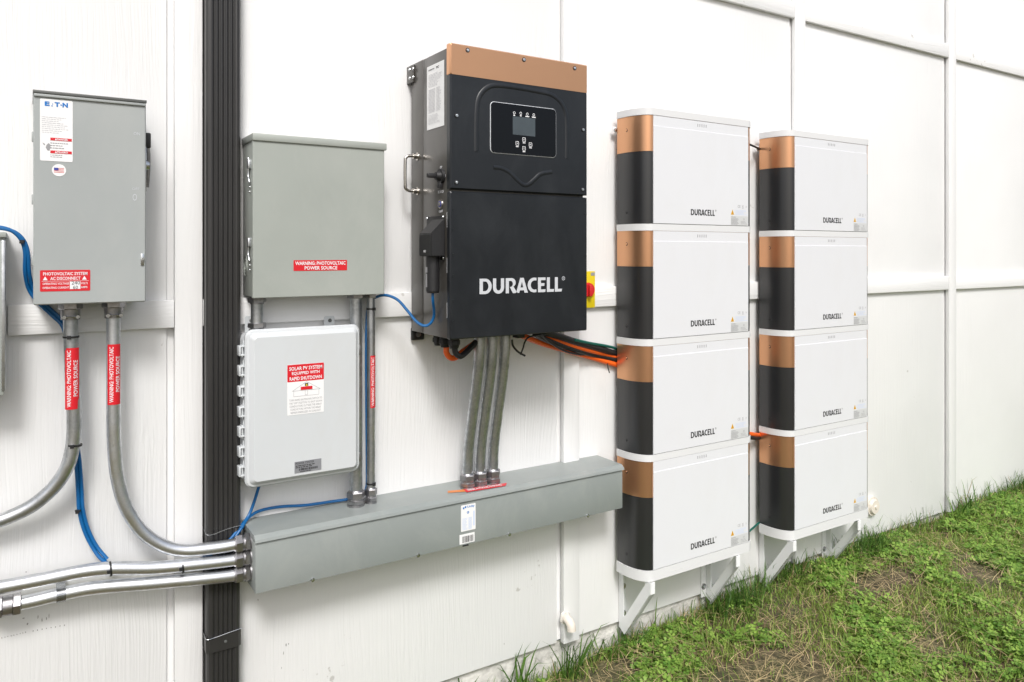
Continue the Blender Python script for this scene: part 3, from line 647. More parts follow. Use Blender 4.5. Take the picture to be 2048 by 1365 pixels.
# conduits standing on the wireway
dn = .058; xn = W(514, 620, dn)[0]
t = root('conduit', 'short conduit nipple joining the grey enclosure to the plastic box below', 'conduit', (xn, -dn, gz0-.06), 'metal conduits')
zn = W(514, 662, dn)[1]
bm = bmesh.new(); acyl(bm, (xn, -dn, zn-.01), (xn, -dn, gz0), .0155, None, 20); obj('tube', bm, 'galv2', t)
bm = bmesh.new(); hexnut(bm, (xn, -dn, gz0-.014), (0, 0, 1), .0235, .014, .2); acyl(bm, (xn, -dn, gz0-.018), (xn, -dn, gz0-.014), .018, None, 20); obj('locknut', bm, 'fitting', t)
bm = bmesh.new(); hexnut(bm, (xn, -dn, zn+.008), (0, 0, 1), .0235, .013, .2); hexnut(bm, (xn, -dn, zn-.005), (0, 0, 1), .023, .011, .5); obj('locknut', bm, 'fitting', t)
dk = .052
x = W(712, 980, dk)[0]
t = conduit('thick conduit passing behind the plastic box down to the wireway', [Vector((x, -dk, gz0)), Vector((x, -dk, -.4)), Vector((x, -dk, wzt))], .0175, 'galv2', [((x, -dk, wzt), (0, 0, 1))])
bm = bmesh.new(); hexnut(bm, (x, -dk, gz0-.012), (0, 0, 1), .025, .012, .2); screw_ = obj('locknut', bm, 'fitting', t)
x = W(742, 800, dk)[0]
t = conduit('thin conduit with red warning label beside the plastic box', [Vector((x, -dk, gz0)), Vector((x, -dk, -.4)), Vector((x, -dk, wzt))], .0118, 'galv2', [((x, -dk, wzt), (0, 0, 1))])
bm = bmesh.new(); hexnut(bm, (x, -dk, gz0-.012), (0, 0, 1), .018, .012, .2); obj('locknut', bm, 'fitting', t)
wrap_label(t, x, dk, .0118, W(742, 815, dk)[1], W(742, 711, dk)[1], -30, 105, (('WARNING: PHOTOVOLTAIC', -.0035, .0075, .03, .97), ('POWER SOURCE', .0075, .0075, .21, .80)))
xthin = x
for py in (618, 967): tie(t, (x, -dk, W(742, py, dk)[1]), (0, 0, 1), .0118, -1)
zi = W(898, 680, .275)[1]
for k, (pb, nm) in enumerate(((935, 'left'), (960, 'middle'), (986, 'right'))):
    x, z_ = W(pb, 950, .078); xt = x+.001
    pts = [Vector((x, -.078, wzt)), Vector((x, -.078, wzt+.05)), Vector((x, -.084, wzt+.12)), Vector((x+.001, -.105, wzt+.22)), Vector((x+.002, -.128, wzt+.32)), Vector((x+.002, -.142, wzt+.39)), Vector((x+.002, -.146, wzt+.44)), Vector((x+.002, -.146, zi+.002))]
    t = conduit('%s one of three offset conduits between inverter and wireway' % nm, pts, .0163, 'galv2', [((x, -.078, wzt), (0, 0, 1))], 'three conduits under the inverter')
    bm = bmesh.new(); hexnut(bm, (x+.002, -.146, zi-.012), (0, 0, 1), .0225, .012, .2); obj('locknut', bm, 'fitting', t)

# ================================================================== hinged plastic box
PD = .118
px0, pz1 = W(496, 659, PD); px1 = W(721, 800, PD)[0]+.004; pz0 = W(503, 977.5, PD)[1]-.004; pz1 = W(600, 657, PD)[1]
t = root('plastic_enclosure', 'white hinged plastic enclosure with rapid shutdown sticker', 'electrical box', ((px0+px1)/2, -.05, pz0))
bm = bmesh.new(); loft(bm, [(rrect(px0-.006, px1-.010, pz0+.010, pz1-.014, .02), .012), (rrect(px0-.004, px1-.006, pz0+.008, pz1-.010, .02), .082)]); obj('body', bm, 'pvc', t)
bm = bmesh.new(); ld = [(rrect(px0-.002, px1, pz0, pz1, .021), .083), (rrect(px0-.003, px1+.001, pz0-.001, pz1+.001, .021), .097), (rrect(px0+.001, px1-.003, pz0+.003, pz1-.003, .019), .103), (rrect(px0+.006, px1-.007, pz0+.008, pz1-.008, .014), .104), (rrect(px0+.015, px1-.016, pz0+.017, pz1-.017, .010), PD-.001), (rrect(px0+.0165, px1-.0175, pz0+.0185, pz1-.0185, .009), PD)]
obj('lid', loft(bm, ld), 'pvc', t, .5)
for py in (702, 742, 783, 824, 864, 904, 943):
    z = W(488, py, .09)[1]; xa = px0-.015; bm = bmesh.new()
    abox(bm, xa, px0+.002, .070, .092, z+.009, z+.013, .0008); abox(bm, xa, px0+.002, .070, .092, z-.013, z-.009, .0008); abox(bm, xa-.001, xa+.0035, .068, .093, z-.0125, z+.0125, .0008); abox(bm, px0-.009, px0-.006, .074, .090, z-.016, z+.016)
    obj('hinge_clip', bm, 'pvc', t)
for py in (700, 912):
    z = W(722, py, .09)[1]; bm = bmesh.new(); abox(bm, px1-.002, px1+.004, .074, .100, z-.013, z+.013, .001); abox(bm, px1+.0035, px1+.0065, .080, .094, z-.009, z+.004, .001); obj('latch', bm, 'fitting', t)
for px in (499, 656):
    x, z = W(px, 655, .01); z0_ = W(px, 668, .01)[1]; x = W(px, 650, .01)[0]
    bm = bmesh.new(); loft(bm, [(rrect(x-.014, x+.016, z0_-.03, W(px, 632, .01)[1], .005), .0125), (rrect(x-.014, x+.016, z0_-.03, W(px, 632, .01)[1], .005), .018)]); tb = obj('mounting_tab', bm, 'pvc', t)
    screw('bolt', (x+.003, -.018, W(px, 641, .01)[1]), (0, -1, 0), .0055, 'greydark', tb)
sx0, sz1 = W(574.5, 731, PD); sx1 = W(647.5, 730, PD)[0]; sz0 = W(575, 832, PD)[1]; wl, hl = sx1-sx0, sz1-sz0; e = PD+.0011
st = slab('shutdown_sticker', sx0, sx1, PD, PD+.0006, sz0, sz1, .002, 'white', t)
rd = obj('red_header', loft(bmesh.new(), [(rrect(sx0, sx1, sz0+hl*.66, sz1, .0015), PD+.0006), (rrect(sx0, sx1, sz0+hl*.66, sz1, .0015), PD+.0009)]), 'red', st)
bm = bmesh.new()
for s, a, b, y in (('SOLAR PV SYSTEM', .05, .95, .885), ('EQUIPPED WITH', .12, .88, .785), ('RAPID SHUTDOWN', .06, .94, .685)): ftext(bm, s, sx0+wl*a, sx0+wl*b, sz0+hl*y, sz0+hl*(y+.072), e+.0002, .02)
obj('header_lettering', bm, 'print_w', st, 0)
bm = bmesh.new()
for k, s in enumerate(('TURN RAPID SHUTDOWN SWITCH TO', 'THE "OFF" POSITION TO SHUT DOWN', 'CONDUCTORS OUTSIDE THE ARRAY', 'CONDUCTORS WITHIN THE ARRAY', 'REMAIN ENERGIZED IN SUNLIGHT')):
    a = (.05, .05, .06, .08, .09)[k]; ftext(bm, s, sx0+wl*a, sx0+wl*(1-a), sz0+hl*(.275-.062*k), sz0+hl*(.315-.062*k), e)
def line(bm, a, b, th, d):
    a, b = Vector((a[0], 0, a[1])), Vector((b[0], 0, b[1])); n_ = (b-a).normalized().cross(Vector((0, 1, 0)))*th/2
    polyf(bm, [((a+n_).x, (a+n_).z), ((b+n_).x, (b+n_).z), ((b-n_).x, (b-n_).z), ((a-n_).x, (a-n_).z)], d)
def u(a, b): return sx0+wl*a, sz0+hl*b
for a, b in ((u(.13, .475), u(.52, .645)), (u(.52, .645), u(.90, .475)), (u(.13, .475), u(.90, .475)), (u(.17, .475), u(.17, .365)), (u(.86, .475), u(.86, .365)), (u(.17, .365), u(.86, .365)), (u(.48, .465), u(.48, .385)), (u(.55, .465), u(.55, .385)), (u(.48, .385), u(.55, .385))): line(bm, a, b, .0007, e)
obj('lettering', bm, 'inkgrey', st, 0)
obj('black_square', polyf(bmesh.new(), [u(.475, .555), u(.565, .555), u(.565, .615), u(.475, .615)], e), 'ink', st, 0)
obj('amber_triangle', polyf(bmesh.new(), [u(.49, .562), u(.55, .562), u(.52, .608)], e+.0004), 'yellow', st, 0)
obj('small_red_panel', polyf(bmesh.new(), [u(.36, .485), u(.68, .485), u(.68, .55), u(.36, .55)], e+.0003), 'red', st, 0)
nx0, nz1 = W(589, 926, PD); nx1 = W(642.5, 920, PD)[0]; nz0 = W(590, 947.5, PD)[1]; nz1 = W(590, 924.5, PD)[1]; wl, hl = nx1-nx0, nz1-nz0
npl = slab('name_plate', nx0, nx1, PD, PD+.0008, nz0, nz1, .0008, 'plate', t); e = PD+.0013; bm = bmesh.new()
ftext(bm, 'POWER CENTER', nx0+wl*.04, nx0+wl*.72, nz0+hl*.74, nz0+hl*.93, e); fine_print(bm, Vector((nx0+wl*.04, -e, nz0+hl*.42)), *FR, wl*.9, hl*.28, 2, .5); fine_print(bm, Vector((nx0+wl*.2, -e, nz0+hl*.04)), *FR, wl*.6, hl*.12, 1, .6)
x = nx0+wl*.16
while x < nx0+wl*.86: w_ = random.choice((.0005, .001, .0018)); quadf(bm, x, x+w_, nz0+hl*.19, nz0+hl*.38, e); x += w_+random.choice((.0005, .001))
obj('lettering', bm, 'ink', npl, 0)

# ================================================================== inverter
ID = .275
ix0, iz1 = W(900.5, 85, ID); ix1 = W(1175, 300, ID)[0]; iz0 = W(898.5, 680.5, ID)[1]
zsp = W(900, 380, ID)[1]; zcu = W(901, 148, ID)[1]; sx = ix0+.0035
zst = S(819.6, 131.7, sx)[1]
t = inv = root('inverter', 'tall black hybrid inverter with copper top band and small display', 'inverter', ((ix0+ix1)/2, -.14, iz0))
box('rear_housing', sx, ix1-.003, .018, .098, iz0+.002, zst, 'side', t, .003)
box('main_housing', sx+.0004, ix1-.0034, .0995, ID-.017, iz0+.001, zst-.001, 'side', t, .002)
obj('upper_cover', loft(bmesh.new(), [(rrect(ix0, ix1, zsp+.003, zcu, .002), ID-.0195), (rrect(ix0, ix1, zsp+.003, zcu, .002), ID-.004), (rrect(ix0+.004, ix1-.004, zsp+.006, zcu, .002), ID)]), 'black', t)
obj('copper_cover', loft(bmesh.new(), [(rrect(ix0-.0006, ix1+.0006, zcu, iz1, .003), ID-.020), (rrect(ix0-.0006, ix1+.0006, zcu, iz1, .003), ID-.0035), (rrect(ix0+.0035, ix1-.0035, zcu, iz1-.0035, .003), ID+.0006)]), 'copper', t)
lc = obj('lower_cover', loft(bmesh.new(), [(rrect(ix0, ix1, iz0, zsp-.003, .004), ID-.018), (rrect(ix0, ix1, iz0, zsp-.003, .004), ID-.004), (rrect(ix0+.003, ix1-.003, iz0+.003, zsp-.006, .004), ID-.001)]), 'black', t)
for px, py in ((935, 101), (1047.5, 120), (1149, 137), (913, 231.5), (912.5, 365), (1166, 260), (1165, 379.5)):
    x, z = W(px, py, ID); bm = bmesh.new(); acyl(bm, (x, -ID+.001, z), (x, -ID-.0016, z), .0068, .0064, 18); s = obj('screw_seat', bm, 'rubber', t); screw('screw', (x, -ID-.0012, z), (0, -1, 0), .0048, 'zinc', s)
for side, ys in ((904, (419, 460, 509, 552, 602, 643)), (1170, (428, 511, 630))):
    for py in ys: x, z = W(side, py, ID); bm = bmesh.new(); acyl(bm, (x+(.004 if side < 1000 else 0), -ID+.002, z), (x+(.004 if side < 1000 else 0), -ID-.0006, z), .0032, .0026, 12); obj('rivet', bm, 'black', t)
ar = [W(*p, ID) for p in ((953, 303), (953, 260), (954, 220), (959, 194), (973, 177), (992, 171), (1030, 175), (1075, 183), (1103, 190), (1121, 204), (1131, 225), (1134, 255), (1134, 317))]
obj('raised_arch', atube(bmesh.new(), spline([(x, -ID+.002, z) for x, z in ar], 6), .0085, 14, True, .45), 'black', t)
ar = [W(*p, ID) for p in ((987, 335), (1003, 337), (1020, 346), (1035, 361), (1047, 370), (1058, 369), (1070, 359), (1083, 348), (1104, 344.5))]
obj('raised_chevron', atube(bmesh.new(), spline([(x, -ID+.002, z) for x, z in ar], 6), .0078, 14, True, .45), 'black', t)
dx0, dz1 = W(981, 204, ID); dx1 = W(1111, 250, ID)[0]; dz0 = W(981, 305, ID)[1]; wl, hl = dx1-dx0, dz1-dz0
dsp = slab('display_bezel', dx0-.0018, dx1+.0018, ID-.002, ID+.0018, dz0-.0018, dz1+.0018, .013, 'print_s', t, .001)
obj('display_glass', loft(bmesh.new(), [(rrect(dx0, dx1, dz0, dz1, .011), ID+.001), (rrect(dx0, dx1, dz0, dz1, .011), ID+.0024)]), 'gloss', t)
e = ID+.0028
lx0, lz1 = W(1024.5, 233, ID); lx1 = W(1069.5, 240, ID)[0]; lz0 = W(1024.5, 269.5, ID)[1]
obj('screen', quadf(bmesh.new(), lx0, lx1, lz0, lz1, e), 'lcd', t, 0)
bm = bmesh.new()
for px, py in ((1027.5, 226.5), (1040.5, 227.5), (1053.5, 229), (1066.5, 230.5)):
    bm = bmesh.new(); x, z = W(px, py, ID); ringf(bm, x, z, .0040, .0026, e, 16); w_ = .003 if px < 1045 else .0065; quadf(bm, x-w_, x+w_, z-.0085, z-.0055, e); obj('indicator_mark', bm, 'print_w', t, 0)
for (px, py), s in (((1047, 280), '^'), ((1033.5, 287.5), '<'), ((1060, 290), '#'), ((1047, 297.5), 'v')):
    bm = bmesh.new(); x, z = W(px, py, ID); o_ = rrect(x-.0055, x+.0055, z-.006, z+.006, .002, 3); i_ = rrect(x-.0042, x+.0042, z-.0047, z+.0047, .0014, 3)
    a = [bm.verts.new((p, -e, q)) for p, q in o_]; b = [bm.verts.new((p, -e, q)) for p, q in i_]
    for k in range(len(a)): bm.faces.new((a[k], a[(k+1) % len(a)], b[(k+1) % len(a)], b[k]))
    ftext(bm, s, x-.002, x+.002, z-.0018, z+.0022, e, .04); quadf(bm, x-.0045, x+.0045, z-.0105, z-.008, e); obj('button_mark', bm, 'print_w', t, 0)
bx0, bz0 = W(959, 589, ID); bx1 = W(1117.5, 580, ID)[0]; bz1 = W(959, 558, ID)[1]
bm = bmesh.new(); atext(bm, 'DURACELL', Vector((bx0, -ID-.0003, bz0)), *FR, bx1-bx0+.012, bz1-bz0, 'mark'); registered(bm, bx1+.017, bz1-.004, .0058, ID+.0003); obj('lettering', bm, 'print_s', t, 0)
# left side: data sheet, switch, button, handle, wireless module
ea = Vector((sx-.0008, 0, 0))
def sp(px, py, X=None): X = sx if X is None else X; d, z = S(px, py, X); return Vector((X, -d, z))
q = [sp(854.5, 136), sp(889, 119), sp(889.5, 250), sp(855, 262.5)]
dA, dB = -q[0].y, -q[1].y; zT, zBm = q[0].z, q[3].z; zT = (q[0].z+q[1].z)/2; zBm = (q[2].z+q[3].z)/2
bm = bmesh.new(); bm.faces.new([bm.verts.new((sx-.0008, -d, z)) for d, z in ((dA, zBm), (dB, zBm), (dB, zT), (dA, zT))]); dsn = obj('data_sheet', bm, 'white', t)
o_ = Vector((sx-.0013, -dA, zBm)); hw, hh = dB-dA, zT-zBm; bm = bmesh.new()
atext(bm, 'DURACELL', o_+LF[0]*hw*.1+LF[1]*hh*.925, *LF, hw*.35, hh*.02, 'mark'); atext(bm, 'FC', o_+LF[0]*hw*.55+LF[1]*hh*.915, *LF, hw*.16, hh*.035, .03); obj('lettering', bm, 'ink', dsn, 0)
bm = bmesh.new(); fine_print(bm, o_+LF[0]*hw*.1+LF[1]*hh*.66, *LF, hw*.8, hh*.21, 10, .3); fine_print(bm, o_+LF[0]*hw*.1+LF[1]*hh*.26, *LF, hw*.38, hh*.37, 18, .45, False); fine_print(bm, o_+LF[0]*hw*.55+LF[1]*hh*.26, *LF, hw*.3, hh*.37, 18, .4); fine_print(bm, o_+LF[0]*hw*.1+LF[1]*hh*.08, *LF, hw*.75, hh*.15, 8, .3); obj('fine_print', bm, 'inklight', dsn, 0)
kc = sp(884, 353); bm = bmesh.new(); acyl(bm, kc, kc+Vector((-.008, 0, 0)), .021, .020, 24); sw = obj('switch_base', bm, 'rubber', t)
bm = bmesh.new(); acyl(bm, kc+Vector((-.008, 0, 0)), kc+Vector((-.020, 0, 0)), .014, .011, 20); abox(bm, kc.x-.046, kc.x-.010, -kc.y-.006, -kc.y+.006, kc.z-.006, kc.z+.007, .003); obj('switch_knob', bm, 'rubber', sw)
bm = bmesh.new(); abox(bm, kc.x-.012, kc.x-.001, -kc.y-.008, -kc.y+.008, kc.z-.034, kc.z-.018, .002); obj('switch_lock', bm, 'rubber', sw)
T_ = lambda s, px, py, w_, h_: obj('side_lettering', atext(bmesh.new(), s, sp(px, py)+Vector((-.0008, w_/2, -h_/2)), *LF, w_, h_, .03), 'print_w', t, 0)
T_('DC SWITCH', 882, 384, .034, .008); T_('ON/OFF', 882, 423, .024, .007); T_('OFF', 882.5, 335, .014, .007); T_('O', 891, 352, .006, .007)
for py in (440, 531, 621): c = sp(894.5, py); bm = bmesh.new(); bm.faces.new([bm.verts.new(c+Vector((-.0008, a, b))) for a, b in ((.0012, -.021), (-.0012, -.021), (-.0012, .021), (.0012, .021))]); obj('side_print', bm, 'print_w', t, 0)
c = sp(882, 409); bm = bmesh.new(); acyl(bm, c, c+Vector((-.004, 0, 0)), .0135, .0125, 24); pb = obj('power_button', bm, 'steel', t)
bm = bmesh.new(); acyl(bm, c+Vector((-.004, 0, 0)), c+Vector((-.0048, 0, 0)), .0085, .0085, 20); pr = obj('button_ring', bm, 'flag_blue', pb)
bm = bmesh.new(); acyl(bm, c+Vector((-.0048, 0, 0)), c+Vector((-.0056, 0, 0)), .006, .006, 20); obj('button_cap', bm, 'steel', pb)
h0, h1 = sp(836, 313.5), sp(836, 383); h1.y = h0.y; pr_ = .041
bm = bmesh.new(); atube(bm, spline([h0, h0+Vector((-.026, 0, 0)), h0+Vector((-pr_+.004, 0, -.004)), h0+Vector((-pr_, 0, -.016)), h1+Vector((-pr_, 0, .016)), h1+Vector((-pr_+.004, 0, .004)), h1+Vector((-.026, 0, 0)), h1], 6), .0046, 12); hd = obj('handle', bm, 'steel', t)
for h in (h0, h1): bm = bmesh.new(); acyl(bm, h, h+Vector((-.016, 0, 0)), .0082, .0082, 18); acyl(bm, h+Vector((0, 0, 0)), h+Vector((-.003, 0, 0)), .0115, .0115, 18); obj('handle_boss', bm, 'steel', hd)
# wireless module: hooded box on a plate
XO = sx-.046; pA, pB = sp(856, 480), sp(889, 480); dA, dB = -pA.y, -pB.y; zt_, zb_ = sp(889, 436).z, sp(889, 516).z
oA = S(838, 480, XO)[0]; oB = S(862, 480, XO)[0]; zo = S(850, 468, XO)[1]; zob = S(850, 513, XO)[1]
bm = bmesh.new(); abox(bm, sx-.004, sx-.0002, dA-.002, dB+.003, zb_-.006, zt_+.006, .001); mp_ = obj('module_plate', bm, 'rubber', t)
bm = bmesh.new(); vv = [bm.verts.new(p) for p in ((sx-.004, -oA, zob), (sx-.004, -oB, zob), (sx-.004, -oB, zt_-.002), (sx-.004, -oA, zt_-.002), (XO, -oA, zob), (XO, -oB, zob), (XO, -oB, zo), (XO, -oA, zo))]
for f in ((0, 1, 2, 3), (4, 5, 6, 7), (0, 1, 5, 4), (1, 2, 6, 5), (2, 3, 7, 6), (3, 0, 4, 7)): bm.faces.new([vv[i] for i in f])
bmesh.ops.recalc_face_normals(bm, faces=bm.faces); bmesh.ops.bevel(bm, geom=bm.edges[:], offset=.002, segments=2, affect='EDGES'); obj('module_hood', bm, 'rubber', t)
bm = bmesh.new(); atext(bm, 'WIFI', Vector((XO-.0006, -(oA+oB)/2+.008, zob+.010)), *LF, .014, .007, .03); obj('module_lettering', bm, 'print_w', t, 0)
for d, z in ((dA+.002, zt_+.002), (dB-.001, zt_+.002), (dB-.001, zb_)): screw('module_screw', (sx-.004, -d, z), (-1, 0, 0), .0042, 'zinc', mp_)
dgz0 = S(862, 586, XO+.022)[1]; dgc = (oA+oB)/2+.004
bm = bmesh.new(); acyl(bm, (XO+.022, -dgc, dgz0+.006), (XO+.022, -dgc, zob), .0185, .0185, 24); acyl(bm, (XO+.022, -dgc, dgz0), (XO+.022, -dgc, dgz0+.006), .0165, .0185, 24); dg = obj('data_dongle', bm, 'rubber', t)
bm = bmesh.new(); abox(bm, XO+.0025, XO+.0032, dgc-.007, dgc+.004, zob-.045, zob-.030); abox(bm, XO+.0025, XO+.0032, dgc-.004, dgc+.003, zob-.085, zob-.048); obj('dongle_label', bm, 'inkgrey', dg)
# rear hanging bracket, foot, right-hand isolator, underside
bA, bB = sp(815.5, 150), sp(829.5, 150); bm = bmesh.new(); abox(bm, sx-.006, sx-.0003, -bA.y, -bB.y, sp(822, 168).z, sp(822, 133).z, .002); br = obj('hanger_bracket', bm, 'side', t)
for px, py in ((819.5, 140), (826.5, 138), (819.5, 157), (826.5, 155)): c = sp(px, py, sx-.006); screw('screw', c, (-1, 0, 0), .0048, 'zinc', br)
bm = bmesh.new(); abox(bm, sx+.004, sx+.045, .004, .017, iz0-.027, iz0+.01, .003); ft = obj('mounting_foot', bm, 'rubber', t); screw('bolt', (sx+.024, -.017, iz0-.010), (0, -1, 0), .0085, 'fitting', ft)
ya, yz1 = W(1192, 543, .17); yz0 = W(1192, 616, .17)[1]
box('isolator_plate', ix1-.002, ya, .150, .166, yz0, yz1, 'yellow', t, .002)
c = Vector((W(1177, 579, .17)[0], -.166, (yz0+yz1)/2)); bm = bmesh.new(); acyl(bm, c, c+Vector((0, -.009, 0)), .0235, .0215, 28); kn = obj('isolator_knob', bm, 'redp', t)
bm = bmesh.new(); abox(bm, c.x-.006, c.x+.006, .175, .186, c.z-.021, c.z+.016, .003); obj('knob_grip', bm, 'redp', kn)
bm = bmesh.new(); abox(bm, ya-.018, ya-.002, .166, .1667, yz1-.014, yz1-.004); obj('isolator_label', bm, 'inkgrey', t)
for k, (px, dd) in enumerate(((877, .10), (890, .15), (908, .19))):
    x = W(px, 690, dd)[0]; bm = bmesh.new(); acyl(bm, (x, -dd, iz0-.012), (x, -dd, iz0+.004), .0155, None, 18); hexnut(bm, (x, -dd, iz0-.026), (0, 0, 1), .018, .014); acyl(bm, (x, -dd, iz0-.036), (x, -dd, iz0-.026), .012, .0155, 18); obj('cable_gland', bm, 'rubber', t)
x = W(1038, 685, .17)[0]; bm = bmesh.new(); abox(bm, x-.012, x+.016, .15, .18, iz0-.022, iz0+.003, .003); obj('plug_block', bm, 'rubber', t)

# ================================================================== cables
def cable(name, label, pts, r, m, cat='cable', group=None, per=8, ties=()):
    o = root(name, label, cat, Vector(pts[0]), group); obj('sheath', atube(bmesh.new(), spline(pts, per), r, 10), m, o)
    for p, ax, rr in ties: tie(o, p, ax, rr)
    return o
g1 = [P(893, 692, .15), P(893, 706, .15), P(901, 716, .15), P(912, 715, .15), P(925, 704, .14), P(945, 690, .12), P(955, 680, .11)]
cable('power_cable', 'short orange cable looping under the left of the inverter', g1, .0085, 'orange', group='heavy cables under the inverter')
g2 = [P(909, 694, .19), P(911, 706, .19), P(920, 713, .19), P(930, 707, .18), P(944, 693, .16), P(958, 678, .14)]
cable('power_cable', 'short black cable looping beside the orange one under the inverter', g2, .0085, 'rubber', group='heavy cables under the inverter')
XLb = 1.7515
def bend(pys, d0, d1, px_end=1237):
    n_ = len(pys); return [P(px, py, d0+(.014-d0)*min(1, k/(n_-2.2))) for k, (px, py) in enumerate(pys)]
G = 'cables between inverter and batteries'
cable('power_cable', 'lower orange cable running from the inverter to the battery stack', bend(((1045, 672), (1075, 684), (1110, 695), (1150, 706), (1195, 719), (1240, 732)), .15, .020), .0095, 'orange', group=G)
cable('power_cable', 'upper orange cable squeezed between the black battery cables', bend(((1070, 668), (1100, 676), (1140, 690), (1180, 702), (1215, 710), (1240, 716)), .14, .020), .0085, 'orange', group=G)
cable('power_cable', 'topmost thick black cable from inverter to the battery stack', bend(((1085, 664), (1115, 672), (1150, 684), (1190, 695), (1225, 706), (1240, 711)), .14, .020), .0115, 'rubber', group=G)
cable('power_cable', 'middle black cable between the two orange battery cables', bend(((1070, 668), (1090, 679), (1125, 692), (1165, 704), (1205, 714), (1240, 722)), .16, .020), .0095, 'rubber', group=G)
cable('power_cable', 'thin black cable drooping lowest below the inverter', bend(((1080, 668), (1095, 681), (1118, 697), (1140, 706), (1165, 710), (1200, 714), (1240, 723)), .17, .020), .0035, 'rubber', group=G)
cable('ground_cable', 'green cable lying above the black battery cables', bend(((1150, 680), (1180, 687), (1210, 692), (1230, 697), (1240, 704)), .09, .020), .0050, 'green', group=G)
cable('cable_tail', 'black tie tail hanging below the lower orange cable', [P(1215, 727, .075), P(1216, 736, .075), P(1219, 746, .07)], .0018, 'rubber')
cable('loose_wire', 'thin black wires hanging below the inverter by the plug', [P(1024, 680, .16), P(1026, 692, .16), P(1036, 704, .16), P(1050, 712, .16)], .0032, 'rubber', group='loose wires under the inverter')
cable('loose_wire', 'thin brown wire curling beside the plug under the inverter', [P(1092, 668, .17), P(1060, 674, .17), P(1050, 684, .17), P(1046, 697, .165), P(1041, 710, .16)], .0026, 'rubber', group='loose wires under the inverter')
cable('link_wire', 'thin black wire linking the tops of the two battery stacks', [P(1496, 288, .06), P(1510, 294, .06), P(1524, 300, .02)], .004, 'rubber')
cable('link_cable', 'orange cable linking the lower modules of both stacks', [P(1490, 866, .06), P(1505, 869, .06), P(1522, 871, .02)], .008, 'orange'); cable('link_cable', 'black cable under the orange link between stacks', [P(1490, 873, .06), P(1505, 876, .06), P(1522, 876, .02)], .008, 'rubber')
cable('ground_cable', 'thin green wire between the bottoms of the two stacks', [P(1494, 1068, .06), P(1503, 1059, .06), P(1522, 1043, .02)], .004, 'green')
# blue data cables
zl2 = wzt+.004
cA = [P(-40, 452, .05), P(0, 455, .05), P(25, 463, .05), P(42, 480, .05), P(50, 505, .05), P(50, 545, .045), P(58, 580, .03), P(78, 607, .03), P(105, 632, .028), P(126, 655, .036), P(134, 700, .044), P(140, 800, .044), P(146, 880, .044), P(152, 930, .044), P(156, 985, .03), P(158, 1020, .03), P(168, 1060, .03), P(185, 1095, .034), P(207, 1122, .046), P(240, 1132, .050), P(330, 1130, .055), P(400, 1118, .062), P(425, 1107, .064), P(455, 1085, .062), P(478, 1058, .05), P(497, 1032, .03), P(508, 1005, .026), P(517, 976, .03), P(521, 965, .04)]
t = cable('data_cable', 'blue data cable passing behind the disconnect box and down the wall', cA, .0042, 'blue', group='blue data cables')
tie(t, P(45, 484, .05), (.4, 0, -1), .005); tie(t, P(156, 1022, .03), (.1, 0, -1), .005)
cB = [p+Vector((.006, .0, -.003)) for p in cA[:5]]+[p+Vector((.008, 0, .002)) for p in cA[5:19]]
cable('data_cable', 'second blue data cable tied alongside the first at left', cB, .0042, 'blue', group='blue data cables')
cC = [P(438, 1107, .066), P(462, 1084, .060), P(482, 1058, .05), P(497, 1036, .03), P(520, 1022, .012), P(560, 1014, .010), P(610, 1011, .010), P(660, 1004, .012), P(700, 998, .022), P(722, 990, .030), P(733, 975, .032), P(734, 930, .036), P(733, 800, .036), P(733, 660, .036), P(738, 606, .04), P(752, 595, .06), P(772, 591, .09), P(795, 600, .11), P(815, 622, .13), P(832, 643, .15), P(848, 652, .165), P(861, 647, .175), P(868, 630, .185)]
cC += [Vector((XO+.022, -dgc, dgz0-.02)), Vector((XO+.022, -dgc, dgz0+.004))]
cable('data_cable', 'bright blue data cable looping into the dongle on the inverter', cC, .0040, 'blue', group='blue data cables')

